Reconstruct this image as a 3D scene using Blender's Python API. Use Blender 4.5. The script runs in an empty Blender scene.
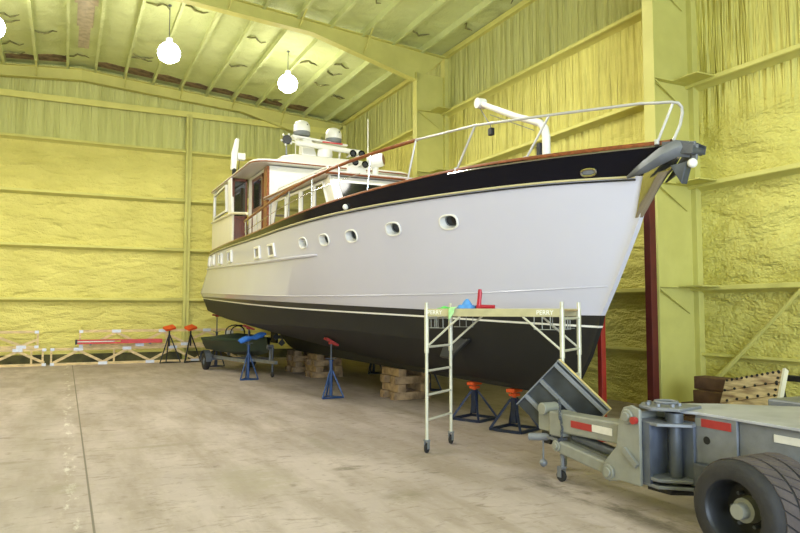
import bpy, bmesh, math, random
from mathutils import Vector, Matrix, Euler
random.seed(7)
sc = bpy.context.scene
C = sc.collection
PI = math.pi

# ---------------------------------------------------------------- materials
def srgb(r, g, b):
    f = lambda c: (c/255/12.92) if c/255 <= .04045 else ((c/255+.055)/1.055)**2.4
    return (f(r), f(g), f(b), 1)

def new_mat(name):
    m = bpy.data.materials.new(name); m.use_nodes = True
    nt = m.node_tree; b = nt.nodes['Principled BSDF']
    return m, nt, b

def mat(name, col, rough=.5, metal=0, var=.08, scale=6, bump=0, bscale=40, coat=0, spec=.5, col2=None, stretch=(1, 1, 1)):
    m, nt, b = new_mat(name)
    N = nt.nodes.new; L = nt.links.new
    tc = N('ShaderNodeTexCoord'); mp = N('ShaderNodeMapping'); mp.inputs['Scale'].default_value = stretch
    L(tc.outputs['Object'], mp.inputs['Vector'])
    n = N('ShaderNodeTexNoise'); n.inputs['Scale'].default_value = scale; n.inputs['Detail'].default_value = 5
    L(mp.outputs[0], n.inputs['Vector'])
    mix = N('ShaderNodeMix'); mix.data_type = 'RGBA'
    c2 = col2 if col2 else tuple(max(0, c*(1-var*2.2)) for c in col[:3])+(1,)
    mix.inputs[6].default_value = col; mix.inputs[7].default_value = c2
    cr = N('ShaderNodeMapRange'); cr.inputs[1].default_value = .38; cr.inputs[2].default_value = .68
    L(n.outputs['Fac'], cr.inputs[0]); L(cr.outputs[0], mix.inputs[0])
    L(mix.outputs[2], b.inputs['Base Color'])
    b.inputs['Roughness'].default_value = rough; b.inputs['Metallic'].default_value = metal
    b.inputs['Coat Weight'].default_value = coat; b.inputs['Specular IOR Level'].default_value = spec
    if bump:
        n2 = N('ShaderNodeTexNoise'); n2.inputs['Scale'].default_value = bscale; n2.inputs['Detail'].default_value = 4
        L(mp.outputs[0], n2.inputs['Vector'])
        bp = N('ShaderNodeBump'); bp.inputs['Strength'].default_value = bump; bp.inputs['Distance'].default_value = .02
        L(n2.outputs['Fac'], bp.inputs['Height']); L(bp.outputs[0], b.inputs['Normal'])
    return m

def foam_mat(name, col, col2, lump=(1, 1, 1), lscale=1.6, strength=.8, top=None, dist=.12, zsplit=None):
    """sprayed polyurethane foam: lumpy skin, optional vertical runs above a height"""
    m, nt, b = new_mat(name)
    N = nt.nodes.new; L = nt.links.new
    tc = N('ShaderNodeTexCoord')
    mp = N('ShaderNodeMapping'); mp.inputs['Scale'].default_value = lump
    L(tc.outputs['Object'], mp.inputs['Vector'])
    n1 = N('ShaderNodeTexNoise'); n1.inputs['Scale'].default_value = lscale; n1.inputs['Detail'].default_value = 6; n1.inputs['Roughness'].default_value = .55; n1.inputs['Distortion'].default_value = .25
    L(mp.outputs[0], n1.inputs['Vector'])
    n2 = N('ShaderNodeTexNoise'); n2.inputs['Scale'].default_value = .55; n2.inputs['Detail'].default_value = 3
    L(tc.outputs['Object'], n2.inputs['Vector'])
    n3 = N('ShaderNodeTexNoise'); n3.inputs['Scale'].default_value = 22; n3.inputs['Detail'].default_value = 3
    L(tc.outputs['Object'], n3.inputs['Vector'])
    mx = N('ShaderNodeMix'); mx.data_type = 'RGBA'
    mx.inputs[6].default_value = col; mx.inputs[7].default_value = col2
    r = N('ShaderNodeMapRange'); r.inputs[1].default_value = .35; r.inputs[2].default_value = .7
    add0 = N('ShaderNodeMath'); add0.operation = 'MULTIPLY_ADD'; add0.inputs[1].default_value = .45
    L(n1.outputs['Fac'], add0.inputs[0])
    sc2 = N('ShaderNodeMath'); sc2.operation = 'MULTIPLY'; sc2.inputs[1].default_value = .55
    L(n2.outputs['Fac'], sc2.inputs[0]); L(sc2.outputs[0], add0.inputs[2])
    L(add0.outputs[0], r.inputs[0]); L(r.outputs[0], mx.inputs[0]); L(mx.outputs[2], b.inputs['Base Color'])
    b.inputs['Roughness'].default_value = .6; b.inputs['Specular IOR Level'].default_value = .3
    h = N('ShaderNodeMath'); h.operation = 'MULTIPLY_ADD'; h.inputs[1].default_value = .08
    L(n3.outputs['Fac'], h.inputs[0]); L(n1.outputs['Fac'], h.inputs[2])
    height = h.outputs[0]
    if zsplit is not None:
        mp2 = N('ShaderNodeMapping'); mp2.inputs['Scale'].default_value = (5, 5, .25)
        L(tc.outputs['Object'], mp2.inputs['Vector'])
        n4 = N('ShaderNodeTexNoise'); n4.inputs['Scale'].default_value = 1.0; n4.inputs['Detail'].default_value = 4; n4.inputs['Roughness'].default_value = .6
        L(mp2.outputs[0], n4.inputs['Vector'])
        sx = N('ShaderNodeSeparateXYZ'); L(tc.outputs['Object'], sx.inputs[0])
        zr = N('ShaderNodeMapRange'); zr.inputs[1].default_value = zsplit-.5; zr.inputs[2].default_value = zsplit+.5
        L(sx.outputs[2], zr.inputs[0])
        hm = N('ShaderNodeMix'); hm.data_type = 'FLOAT'
        L(zr.outputs[0], hm.inputs[0]); L(height, hm.inputs[2]); L(n4.outputs['Fac'], hm.inputs[3])
        height = hm.outputs[0]
        if top:      # the uppermost bays get a darker, greener colour
            tm = N('ShaderNodeMix'); tm.data_type = 'RGBA'; tm.inputs[6].default_value = top[0]; tm.inputs[7].default_value = top[1]
            sr = N('ShaderNodeMapRange'); sr.inputs[1].default_value = .35; sr.inputs[2].default_value = .68; L(n4.outputs['Fac'], sr.inputs[0]); L(sr.outputs[0], tm.inputs[0])
            cm = N('ShaderNodeMix'); cm.data_type = 'RGBA'
            zc = N('ShaderNodeMapRange'); zc.inputs[1].default_value = 7.70; zc.inputs[2].default_value = 7.78; L(sx.outputs[2], zc.inputs[0])
            L(zc.outputs[0], cm.inputs[0]); L(mx.outputs[2], cm.inputs[6]); L(tm.outputs[2], cm.inputs[7]); L(cm.outputs[2], b.inputs['Base Color'])
    bp = N('ShaderNodeBump'); bp.inputs['Strength'].default_value = strength; bp.inputs['Distance'].default_value = dist
    L(height, bp.inputs['Height']); L(bp.outputs[0], b.inputs['Normal'])
    return m

def floor_mat():
    m, nt, b = new_mat('stained_concrete')
    N = nt.nodes.new; L = nt.links.new
    tc = N('ShaderNodeTexCoord')
    def noise(scale, stretch=(1, 1, 1), detail=6, rough=.6, dis=0):
        mp = N('ShaderNodeMapping'); mp.inputs['Scale'].default_value = stretch
        L(tc.outputs['Object'], mp.inputs['Vector'])
        n = N('ShaderNodeTexNoise'); n.inputs['Scale'].default_value = scale; n.inputs['Detail'].default_value = detail
        n.inputs['Roughness'].default_value = rough; n.inputs['Distortion'].default_value = dis
        L(mp.outputs[0], n.inputs['Vector']); return n.outputs['Fac']
    def rng(x, a, bb, c=0, d=1):
        r = N('ShaderNodeMapRange'); r.inputs[1].default_value = a; r.inputs[2].default_value = bb; r.inputs[3].default_value = c; r.inputs[4].default_value = d
        L(x, r.inputs[0]); return r.outputs[0]
    def mixc(f, a, bb):
        k = N('ShaderNodeMix'); k.data_type = 'RGBA'
        L(f, k.inputs[0])
        for s, v in ((6, a), (7, bb)):
            if isinstance(v, tuple): k.inputs[s].default_value = v
            else: L(v, k.inputs[s])
        return k.outputs[2]
    base = mixc(rng(noise(.35, dis=.6), .38, .66), srgb(188, 174, 168), srgb(164, 151, 144))
    base = mixc(rng(noise(1.3, (1.6, .35, 1), 7, .65), .42, .64, 0, .8), base, srgb(150, 136, 122))
    base = mixc(rng(noise(3.1, (1, 2.2, 1), 8, .7, 1.2), .54, .70, 0, .75), base, srgb(118, 105, 90))
    base = mixc(rng(noise(9, (1, 1, 1), 8, .7), .55, .75, 0, .3), base, srgb(206, 198, 186))
    # sawn control joints running down the hall and one across
    sx = N('ShaderNodeSeparateXYZ'); L(tc.outputs['Object'], sx.inputs[0])
    wob = noise(2.0)
    def line(axis, pos, half):
        s = N('ShaderNodeMath'); s.operation = 'SUBTRACT'; s.inputs[1].default_value = pos; L(sx.outputs[axis], s.inputs[0])
        a = N('ShaderNodeMath'); a.operation = 'ABSOLUTE'; L(s.outputs[0], a.inputs[0])
        return rng(a.outputs[0], half*.5, half, 1, 0)
    base = mixc(line(0, .27, .013), base, srgb(112, 104, 92))
    def scaled(x, k):
        q = N('ShaderNodeMath'); q.operation = 'MULTIPLY'; L(x, q.inputs[0])
        if isinstance(k, float): q.inputs[1].default_value = k
        else: L(k, q.inputs[1])
        return q.outputs[0]
    band = scaled(line(0, -.35, .34), rng(wob, .3, .7, .1, .5))
    base = mixc(band, base, srgb(150, 141, 126))
    # pale paint flecks beside the joint, oil trails below the trailer tongue
    fleck = scaled(line(0, .10, .09), rng(noise(5, (1.2, .35, 1), 5, .7), .54, .64))
    base = mixc(scaled(fleck, .6), base, srgb(226, 222, 212))
    oil = scaled(line(0, 4.75, .35), rng(noise(1.4, (1.5, .6, 1), 6, .7), .45, .6))
    sy = N('ShaderNodeMapRange'); sy.inputs[1].default_value = 6.6; sy.inputs[2].default_value = 6.0; L(sx.outputs[1], sy.inputs[0])
    base = mixc(scaled(scaled(oil, sy.outputs[0]), .8), base, srgb(88, 80, 66))
    # a few single stains: round tyre scrub and drips
    def blot(x, y, rx, ry, strength, col, nsc=5.):
        nonlocal base
        v = N('ShaderNodeVectorMath'); v.operation = 'SUBTRACT'; v.inputs[1].default_value = (x, y, 0); L(tc.outputs['Object'], v.inputs[0])
        w = N('ShaderNodeVectorMath'); w.operation = 'DIVIDE'; w.inputs[1].default_value = (rx, ry, 1); L(v.outputs[0], w.inputs[0])
        l = N('ShaderNodeVectorMath'); l.operation = 'LENGTH'; L(w.outputs[0], l.inputs[0])
        k = scaled(rng(l.outputs['Value'], .45, 1.0, 1, 0), rng(noise(nsc, (1, 1, 1), 6, .7), .32, .55))
        base = mixc(scaled(k, strength), base, col)
    for a in ((3.05, 7.55, .28, .12, .95, srgb(120, 111, 96)), (.05, 8.0, .22, .30, .9, srgb(150, 140, 122)),
              (3.1, 6.2, .28, .24, .85, srgb(140, 130, 112)), (1.25, 9.9, .9, .10, .8, srgb(150, 141, 124)),
              (-.9, 9.6, .9, .12, .8, srgb(140, 130, 114)), (1.9, 7.5, .55, .9, .75, srgb(160, 150, 132)),
              (3.2, 9.0, .12, .9, .75, srgb(150, 141, 126)), (4.3, 7.9, .5, .25, .7, srgb(140, 131, 117))):
        blot(*a)
    L(base, b.inputs['Base Color'])
    b.inputs['Roughness'].default_value = .62; b.inputs['Specular IOR Level'].default_value = .35
    bp = N('ShaderNodeBump'); bp.inputs['Strength'].default_value = .25; bp.inputs['Distance'].default_value = .01
    L(noise(14), bp.inputs['Height']); L(bp.outputs[0], b.inputs['Normal'])
    return m

def emit_mat(name, col, s):
    m, nt, b = new_mat(name)
    b.inputs['Base Color'].default_value = col
    b.inputs['Emission Color'].default_value = col; b.inputs['Emission Strength'].default_value = s
    return m

FY1, FY2 = srgb(226, 216, 124), srgb(204, 194, 104)
TOP = (srgb(206, 206, 132), srgb(182, 182, 110))
FG1, FG2 = srgb(196, 194, 116), srgb(168, 167, 98)
M = {}
M['foam_far'] = foam_mat('foam_far_wall', FY1, FY2, (.75, 1, 1.9), 1.6, 1.0, dist=.26, zsplit=7.75, top=TOP)
M['foam_right'] = foam_mat('foam_right_wall', srgb(222, 214, 118), srgb(196, 187, 98), (1, .6, 1.8), 1.15, 1.0, dist=.42, zsplit=5.3, top=TOP)
M['foam_roof'] = foam_mat('foam_roof', srgb(212, 218, 158), srgb(186, 192, 132), (1, 1, 1), 1.2, .9, dist=.16)
M['foam_steel'] = foam_mat('foam_dusted_steel', srgb(204, 199, 116), srgb(182, 177, 98), (1, 1, 1), 2.0, .25, dist=.04)
M['foam_girt'] = foam_mat('foam_coated_girt', srgb(214, 208, 120), srgb(190, 184, 102), (1, 1, 1), 2.0, .35, dist=.05)
M['bare_insul'] = mat('bare_pink_insulation', srgb(204, 188, 160), .8, 0, .15, 5, .4, 12)
M['floor'] = floor_mat()
M['hull_white'] = mat('white_topside_paint', srgb(198, 197, 212), .22, 0, .01, 1.0, coat=.4)
M['navy'] = mat('navy_gloss_paint', srgb(11, 12, 24), .14, 0, .05, 1.5, spec=.22)
M['bottom'] = mat('dark_bottom_paint', srgb(21, 22, 23), .65, 0, .10, 1.6, .1, 30)
M['boot'] = mat('black_boot_paint', srgb(26, 28, 31), .35, 0, .05, 2)
M['gel'] = mat('white_gelcoat', srgb(232, 230, 224), .28, 0, .02, 2, coat=.3)
M['cream'] = mat('cream_paint', srgb(226, 221, 200), .35, 0, .03, 2)
M['goldline'] = mat('cream_moulding', srgb(206, 196, 150), .3, 0, .04, 3)
M['varnish'] = mat('varnished_mahogany', srgb(142, 78, 40), .3, 0, .2, 6, coat=.3, stretch=(6, 1, 6))
M['darkwood'] = mat('dark_mahogany', srgb(112, 58, 32), .3, 0, .2, 6, coat=.4, stretch=(5, 5, 1))
M['glass'] = mat('tinted_glass', srgb(52, 50, 36), .06, 0, .05, 2, spec=.9, coat=.5)
M['darkglass'] = mat('dark_glass', srgb(14, 16, 22), .08, 0, .05, 2, spec=.5)
M['paneglass'] = mat('port_glass', srgb(120, 116, 128), .15, 0, .05, 2)
M['steel'] = mat('stainless_steel', srgb(206, 206, 204), .22, .85, .04, 8)
M['railwhite'] = mat('bright_rail_steel', srgb(194, 192, 188), .35, .3, .03, 6)
M['chrome'] = mat('polished_steel', srgb(176, 176, 172), .12, 1, .03, 4)
M['galv'] = mat('galvanised_steel', srgb(126, 129, 134), .45, .2, .12, 5, .15, 25)
M['galv_dark'] = mat('dark_galvanised_steel', srgb(88, 93, 100), .45, .25, .2, 4, .15, 25)
M['tongue_grey'] = mat('grey_painted_steel', srgb(142, 143, 134), .42, .1, .08, 6, .08, 25)
M['galv_blue'] = mat('blue_grey_steel', srgb(98, 104, 116), .45, .2, .12, 5, .1, 20)
M['sheet'] = mat('dark_sheet_steel', srgb(70, 74, 80), .35, .4, .25, 4)
M['deckplate'] = mat('worn_deck_steel', srgb(176, 177, 184), .5, .12, .10, 3.5, .1, 20)
M['rubber'] = mat('black_rubber', srgb(40, 38, 37), .75, 0, .15, 8, .25, 30)
M['tyre'] = mat('dusty_tyre_rubber', srgb(82, 73, 69), .85, 0, .12, 7, .3, 24)
M['black'] = mat('black_paint', srgb(30, 31, 32), .5, 0, .1, 6)
M['grey'] = mat('mid_grey_plastic', srgb(118, 122, 124), .5, 0, .05, 6)
M['blue'] = mat('blue_enamel', srgb(40, 72, 122), .4, .1, .12, 8)
M['navyblue'] = mat('dark_blue_enamel', srgb(32, 44, 74), .45, .1, .15, 8)
M['red'] = mat('red_enamel', srgb(150, 36, 28), .45, .05, .12, 7)
M['oxide'] = mat('red_oxide_primer', srgb(92, 30, 24), .6, .05, .12, 5)
M['orange'] = mat('orange_enamel', srgb(224, 86, 34), .5, .05, .08, 7)
M['padred'] = mat('faded_red_pad', srgb(170, 50, 48), .6, 0, .12, 7)
M['lumber'] = mat('pine_lumber', srgb(226, 200, 148), .65, 0, .16, 5, .1, 20, stretch=(1, 5, 5))
M['timber'] = mat('weathered_timber', srgb(176, 148, 112), .8, 0, .22, 5, .3, 14, col2=srgb(110, 88, 64))
M['oldtimber'] = mat('brown_timber', srgb(112, 84, 62), .8, 0, .22, 5, .3, 14)
M['plank'] = mat('stained_planks', srgb(222, 200, 156), .75, 0, .2, 3, .2, 12, col2=srgb(140, 112, 84), stretch=(1, 1, 6))
M['gusset'] = mat('gusset_plate_steel', srgb(206, 208, 214), .45, .3, .06, 14)
M['redpaint'] = mat('red_beam_paint', srgb(204, 66, 66), .5, 0, .08, 6)
M['white'] = mat('white_plastic', srgb(236, 235, 230), .35, 0, .02, 5)
M['scaff'] = mat('pale_scaffold_steel', srgb(206, 204, 184), .4, .25, .06, 8)
M['scaffrail'] = mat('beige_scaffold_rail', srgb(190, 182, 142), .45, .15, .06, 8)
M['plywood'] = mat('plywood_deck', srgb(176, 150, 108), .7, 0, .15, 4)
M['bluecloth'] = mat('blue_cloth', srgb(50, 110, 196), .85, 0, .12, 14, .4, 60)
M['skycloth'] = mat('light_blue_cloth', srgb(84, 150, 220), .85, 0, .12, 14, .4, 60)
M['greencloth'] = mat('bright_green_cloth', srgb(96, 208, 96), .8, 0, .12, 14, .4, 60)
M['limecloth'] = mat('pale_lime_cloth', srgb(178, 232, 160), .8, 0, .1, 14, .4, 60)
M['toolred'] = mat('crimson_plastic', srgb(176, 26, 48), .4, 0, .08, 12)
M['dinghygreen'] = mat('dark_green_canvas', srgb(26, 50, 40), .7, 0, .12, 5, .2, 30)
M['dinghyhull'] = mat('green_hull_paint', srgb(28, 46, 38), .5, 0, .1, 4)
M['reflred'] = mat('red_reflective_tape', srgb(160, 46, 44), .4, 0, .06, 20)
M['reflwhite'] = mat('white_reflective_tape', srgb(214, 210, 200), .35, 0, .04, 20)
M['foam_gap'] = mat('dark_foam_gap', srgb(146, 144, 92), .8, 0, .25, 6, .3, 14)
M['bare_dark'] = mat('bare_brown_insulation', srgb(146, 122, 92), .85, 0, .3, 4, .5, 10)
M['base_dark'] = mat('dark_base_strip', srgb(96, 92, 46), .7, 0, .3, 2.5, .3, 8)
M['lens'] = emit_mat('lamp_lens', (1, .98, .88, 1), 60)
M['yellowedge'] = mat('yellow_wood_edge', srgb(226, 202, 132), .6, 0, .12, 6)
M['daylight_door'] = mat('painted_door_frame', srgb(180, 176, 150), .5)

# ---------------------------------------------------------------- mesh builder
class MB:
    def __init__(s): s.bm = bmesh.new()
    def face(s, vs, mi=0):
        try:
            f = s.bm.faces.new(vs); f.material_index = mi; return f
        except ValueError: return None
    def box(s, a, b, mi=0):
        s.obox([(a[i]+b[i])/2 for i in range(3)], [abs(b[i]-a[i]) for i in range(3)], None, mi); return s
    def obox(s, c, size, rot=None, mi=0):
        c = Vector(c); R = rot.to_3x3() if rot is not None else Matrix.Identity(3)
        v = []
        for x in (-.5, .5):
            for y in (-.5, .5):
                for z in (-.5, .5):
                    v.append(s.bm.verts.new(c + R @ Vector((x*size[0], y*size[1], z*size[2]))))
        for q in ((0, 1, 3, 2), (4, 6, 7, 5), (0, 4, 5, 1), (2, 3, 7, 6), (0, 2, 6, 4), (1, 5, 7, 3)):
            s.face([v[i] for i in q], mi)
        return s
    def bar(s, p, q, w, d, up=(0, 0, 1), mi=0):
        """rectangular bar from p to q; w across, d along up"""
        p, q = Vector(p), Vector(q); x = (q-p).normalized(); u = Vector(up)
        y = u.cross(x)
        if y.length < 1e-4: y = Vector((1, 0, 0)).cross(x)
        y.normalize(); z = x.cross(y)
        R = Matrix((x, y, z)).transposed()
        return s.obox((p+q)/2, ((q-p).length, w, d), R, mi)
    def tube(s, pts, r, seg=10, closed=False, mi=0, caps=True):
        P = [Vector(p) for p in pts]; n = len(P)
        rs = r if isinstance(r, (list, tuple)) else [r]*n
        rings = []; prev = None
        for i in range(n):
            if closed: t = (P[(i+1) % n]-P[i-1])
            elif i == 0: t = P[1]-P[0]
            elif i == n-1: t = P[-1]-P[-2]
            else: t = (P[i+1]-P[i]).normalized()+(P[i]-P[i-1]).normalized()
            if t.length < 1e-9: t = Vector((0, 0, 1))
            t.normalize()
            if prev is None:
                a = Vector((0, 0, 1)) if abs(t.z) < .9 else Vector((1, 0, 0))
                nrm = a.cross(t).normalized()
            else:
                nrm = (prev - t*prev.dot(t))
                nrm = nrm.normalized() if nrm.length > 1e-6 else Vector((1, 0, 0)).cross(t).normalized()
            prev = nrm; bn = t.cross(nrm)
            rings.append([s.bm.verts.new(P[i]+(nrm*math.cos(2*PI*k/seg)+bn*math.sin(2*PI*k/seg))*rs[i]) for k in range(seg)])
        m = n if closed else n-1
        for i in range(m):
            A, B = rings[i], rings[(i+1) % n]
            for k in range(seg): s.face([A[k], A[(k+1) % seg], B[(k+1) % seg], B[k]], mi)
        if caps and not closed:
            s.face(list(reversed(rings[0])), mi); s.face(rings[-1], mi)
        return s
    def cyl(s, p, q, r, seg=16, mi=0, r2=None): return s.tube([p, q], [r, r if r2 is None else r2], seg, False, mi)
    def lathe(s, prof, org=(0, 0, 0), axis=(0, 0, 1), seg=24, mi=0, mis=None):
        """prof: list of (radius, height along axis)"""
        o = Vector(org); z = Vector(axis).normalized()
        a = Vector((1, 0, 0)) if abs(z.x) < .9 else Vector((0, 1, 0))
        x = a.cross(z).normalized(); y = z.cross(x)
        rings = []
        for r, h in prof:
            if r < 1e-6: rings.append([s.bm.verts.new(o+z*h)])
            else: rings.append([s.bm.verts.new(o+z*h+(x*math.cos(2*PI*k/seg)+y*math.sin(2*PI*k/seg))*r) for k in range(seg)])
        for i in range(len(rings)-1):
            A, B = rings[i], rings[i+1]; m = mis[i] if mis else mi
            for k in range(seg):
                k2 = (k+1) % seg
                if len(A) == 1 and len(B) == 1: continue
                if len(A) == 1: s.face([A[0], B[k2], B[k]], m)
                elif len(B) == 1: s.face([A[k], A[k2], B[0]], m)
                else: s.face([A[k], A[k2], B[k2], B[k]], m)
        return s
    def prism(s, poly, d, mi=0):
        """closed polygon of 3-D points pushed along vector d"""
        d = Vector(d); a = [s.bm.verts.new(Vector(p)) for p in poly]; b = [s.bm.verts.new(Vector(p)+d) for p in poly]
        n = len(poly)
        s.face(list(reversed(a)), mi); s.face(b, mi)
        for i in range(n): s.face([a[i], a[(i+1) % n], b[(i+1) % n], b[i]], mi)
        return s
    def grid(s, rows, mi=0, mif=None):
        V = [[s.bm.verts.new(Vector(p)) for p in r] for r in rows]
        for i in range(len(V)-1):
            for j in range(len(V[0])-1):
                s.face([V[i][j], V[i][j+1], V[i+1][j+1], V[i+1][j]], mif(i, j) if mif else mi)
        return V
    def sphere(s, c, r, seg=16, rings=10, mi=0, sz=1):
        return s.lathe([(max(0, r*math.sin(PI*i/rings)) if 0 < i < rings else 0, -r*sz*math.cos(PI*i/rings)) for i in range(rings+1)], c, (0, 0, 1), seg, mi)
    def build(s, name, mats, parent=None, smooth=True, bevel=0, org=None, ang=35, fixn=True):
        bm = s.bm
        if fixn: bmesh.ops.recalc_face_normals(bm, faces=bm.faces[:])
        if org is None:
            if parent is not None: org = ORG.get(parent.name, Vector((0, 0, 0)))
            else:
                xs = [v.co for v in bm.verts]
                org = Vector(((min(v.x for v in xs)+max(v.x for v in xs))/2, (min(v.y for v in xs)+max(v.y for v in xs))/2, min(v.z for v in xs)))
        org = Vector(org)
        for v in bm.verts: v.co -= org
        for f in bm.faces: f.smooth = smooth
        if smooth:
            ca = math.radians(ang)
            for e in bm.edges:
                if len(e.link_faces) == 2:
                    if e.calc_face_angle(0) > ca or e.link_faces[0].material_index != e.link_faces[1].material_index: e.smooth = False
        me = bpy.data.meshes.new(name); bm.to_mesh(me); bm.free()
        for m in (mats if isinstance(mats, (list, tuple)) else [mats]): me.materials.append(m)
        o = bpy.data.objects.new(name, me); C.objects.link(o)
        if parent is not None:
            o.parent = parent; ORG[o.name] = org
        else:
            o.location = org; ORG[o.name] = org
        if bevel:
            b = o.modifiers.new('bevel', 'BEVEL'); b.width = bevel; b.segments = 2; b.limit_method = 'ANGLE'; b.angle_limit = math.radians(40)
        return o
ORG = {}

def tag(o, label, cat, group=None):
    o['label'] = label; o['category'] = cat
    if group: o['group'] = group
    return o
def thing(name, label, cat, loc=(0, 0, 0), rotz=0, group=None, local=False):
    o = bpy.data.objects.new(name, None); C.objects.link(o); o.empty_display_size = .2
    o.location = loc; o.rotation_euler = (0, 0, rotz)
    ORG[o.name] = Vector((0, 0, 0)) if local else Vector(loc)
    return tag(o, label, cat, group)
def struct(o, label=None):
    o['kind'] = 'structure'
    if label: o['label'] = label
    return o
def dup(root, loc, rotz=0, label=None, group=None):
    def cp(o, par):
        c = o.copy(); C.objects.link(c)
        if par is not None: c.parent = par
        for ch in list(o.children): cp(ch, c)
        return c
    r = cp(root, None); r.location = loc; r.rotation_euler = (0, 0, rotz)
    if label: r['label'] = label
    if group: r['group'] = group
    return r

def interp(tab, x):
    """smooth (monotone-ish cubic) interpolation of a sorted table"""
    if x <= tab[0][0]: return tab[0][1]
    if x >= tab[-1][0]: return tab[-1][1]
    n = len(tab)
    for i in range(n-1):
        if tab[i][0] <= x <= tab[i+1][0]:
            x0, y0 = tab[i]; x1, y1 = tab[i+1]; h = x1-x0
            d = (y1-y0)/h
            m0 = d if i == 0 else ((y1-tab[i-1][1])/(x1-tab[i-1][0]))
            m1 = d if i == n-2 else ((tab[i+2][1]-y0)/(tab[i+2][0]-x0))
            t = (x-x0)/h
            return (2*t**3-3*t**2+1)*y0+(t**3-2*t**2+t)*h*m0+(-2*t**3+3*t**2)*y1+(t**3-t**2)*h*m1

# ================================================================ SETTING
WX, FYD = 10.17, 26.15            # right wall face, far wall face
LX, BY = -9.6, -9.0               # left wall and back wall (behind the camera)
RIDGE = .3
def roof_z(x): return 10.42-abs(x-RIDGE)/12
GZ = (7.77, 5.94, 4.11, 2.29)

b = MB(); b.box((LX-.4, BY-.4, -.3), (WX+.4, FYD+.4, 0)); struct(b.build('floor', M['floor'], smooth=False, org=(0, 0, 0)))
# walls, gabled far wall and a back wall with a big open doorway
b = MB(); b.prism([(LX, FYD, 0), (WX, FYD, 0), (WX, FYD, roof_z(WX)+.3), (RIDGE, FYD, roof_z(RIDGE)+.3), (LX, FYD, roof_z(LX)+.3)], (0, .35, 0))
struct(b.build('wall_far', M['foam_far'], smooth=False, org=(0, 0, 0)))
b = MB(); b.box((WX, BY-.3, 0), (WX+.35, FYD+.35, roof_z(WX)+.3)); struct(b.build('wall_right', M['foam_right'], smooth=False, org=(0, 0, 0)))
b = MB(); b.box((LX-.35, BY-.3, 0), (LX, FYD+.35, roof_z(LX)+.3)); struct(b.build('wall_left', M['foam_far'], smooth=False, org=(0, 0, 0)))
DX0, DX1, DZ = -5.5, 5.5, 6.5
b = MB()
b.box((LX, BY-.3, 0), (DX0, BY, 9.6)).box((DX1, BY-.3, 0), (WX, BY, 9.6)).box((DX0, BY-.3, DZ), (DX1, BY, 9.6))
b.prism([(LX, BY, 9.6), (WX, BY, 9.6), (WX, BY, roof_z(WX)+.3), (RIDGE, BY, roof_z(RIDGE)+.3), (LX, BY, roof_z(LX)+.3)], (0, -.3, 0))
struct(b.build('wall_back', M['foam_far'], smooth=False, org=(0, 0, 0)))
b = MB(); b.prism([(LX-.35, BY-.3, roof_z(LX-.35)), (RIDGE, BY-.3, roof_z(RIDGE)), (WX+.35, BY-.3, roof_z(WX+.35)),
                   (WX+.35, BY-.3, roof_z(WX+.35)+.25), (RIDGE, BY-.3, roof_z(RIDGE)+.25), (LX-.35, BY-.3, roof_z(LX-.35)+.25)], (0, FYD+.65-BY, 0))
struct(b.build('ceiling', M['foam_roof'], smooth=False, org=(0, 0, 0)))
b = MB(); b.box((LX, FYD-.04, 0), (WX, FYD+.01, .34)); struct(b.build('dark_strip_far', M['base_dark'], smooth=False), 'dark strip along the foot of the far wall behind the trusses')  # added strip that darkens the foot of the far wall
TR = [0]
def trim(bld, m, label, **k):
    TR[0] += 1
    return struct(bld.build('trim_%d' % TR[0], m, **k), label)
# bare insulation strip showing at the ridge
b = MB(); 
for y0, y1, w in ((19.2, 20.6, .30), (20.6, 22.3, .22), (22.3, 24.2, .16)):
    b.prism([(RIDGE-w, y0, roof_z(RIDGE-w)-.012), (RIDGE, y0, roof_z(RIDGE)-.012), (RIDGE+w, y0, roof_z(RIDGE+w)-.012), (RIDGE+w, y0, roof_z(RIDGE+w)+.02), (RIDGE, y0, roof_z(RIDGE)+.02), (RIDGE-w, y0, roof_z(RIDGE-w)+.02)], (0, y1-y0, 0))
trim(b, M['bare_insul'], 'bare pinkish insulation along the roof ridge', smooth=False)
# girts: foam-coated Z rails, ledge on top and a lip
def girt_far(z, x0, x1):
    g = MB(); y = FYD
    g.prism([(x0, y+.02, z-.03), (x0, y-.2, z-.02), (x0, y-.21, z-.10), (x0, y-.18, z-.12), (x0, y-.15, z-.06), (x0, y+.02, z-.19)], (x1-x0, 0, 0))
    trim(g, M['foam_girt'], 'foam-coated wall rail across the far wall', smooth=False, bevel=.012)
for z in GZ: girt_far(z, LX, WX)
g = MB(); g.box((LX, FYD-.22, 9.12), (WX, FYD+.02, 9.22)); g.box((LX, FYD-.22, 9.0), (WX, FYD-.17, 9.13)); trim(g, M['foam_girt'], 'top rail of the far wall below the roof frame', smooth=False, bevel=.01)
def girt_right(z, y0, y1, dep=.2, th=.1):
    g = MB(); x = WX
    g.prism([(x+.02, y0, z-.03), (x-dep, y0, z-.02), (x-dep-.01, y0, z-th), (x-dep+.03, y0, z-th-.02), (x-dep+.05, y0, z-.06), (x+.02, y0, z-.17)], (0, y1-y0, 0))
    trim(g, M['foam_girt'], 'foam-coated wall rail along the right wall', smooth=False, bevel=.012)
for z in GZ: girt_right(z, BY, FYD)
girt_right(1.12, BY, FYD, .10, .07)
g = MB(); g.box((WX-.12, BY, 9.42), (WX+.02, FYD, 9.56)); trim(g, M['foam_girt'], 'eave strut under the roof along the right wall', smooth=False)
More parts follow.
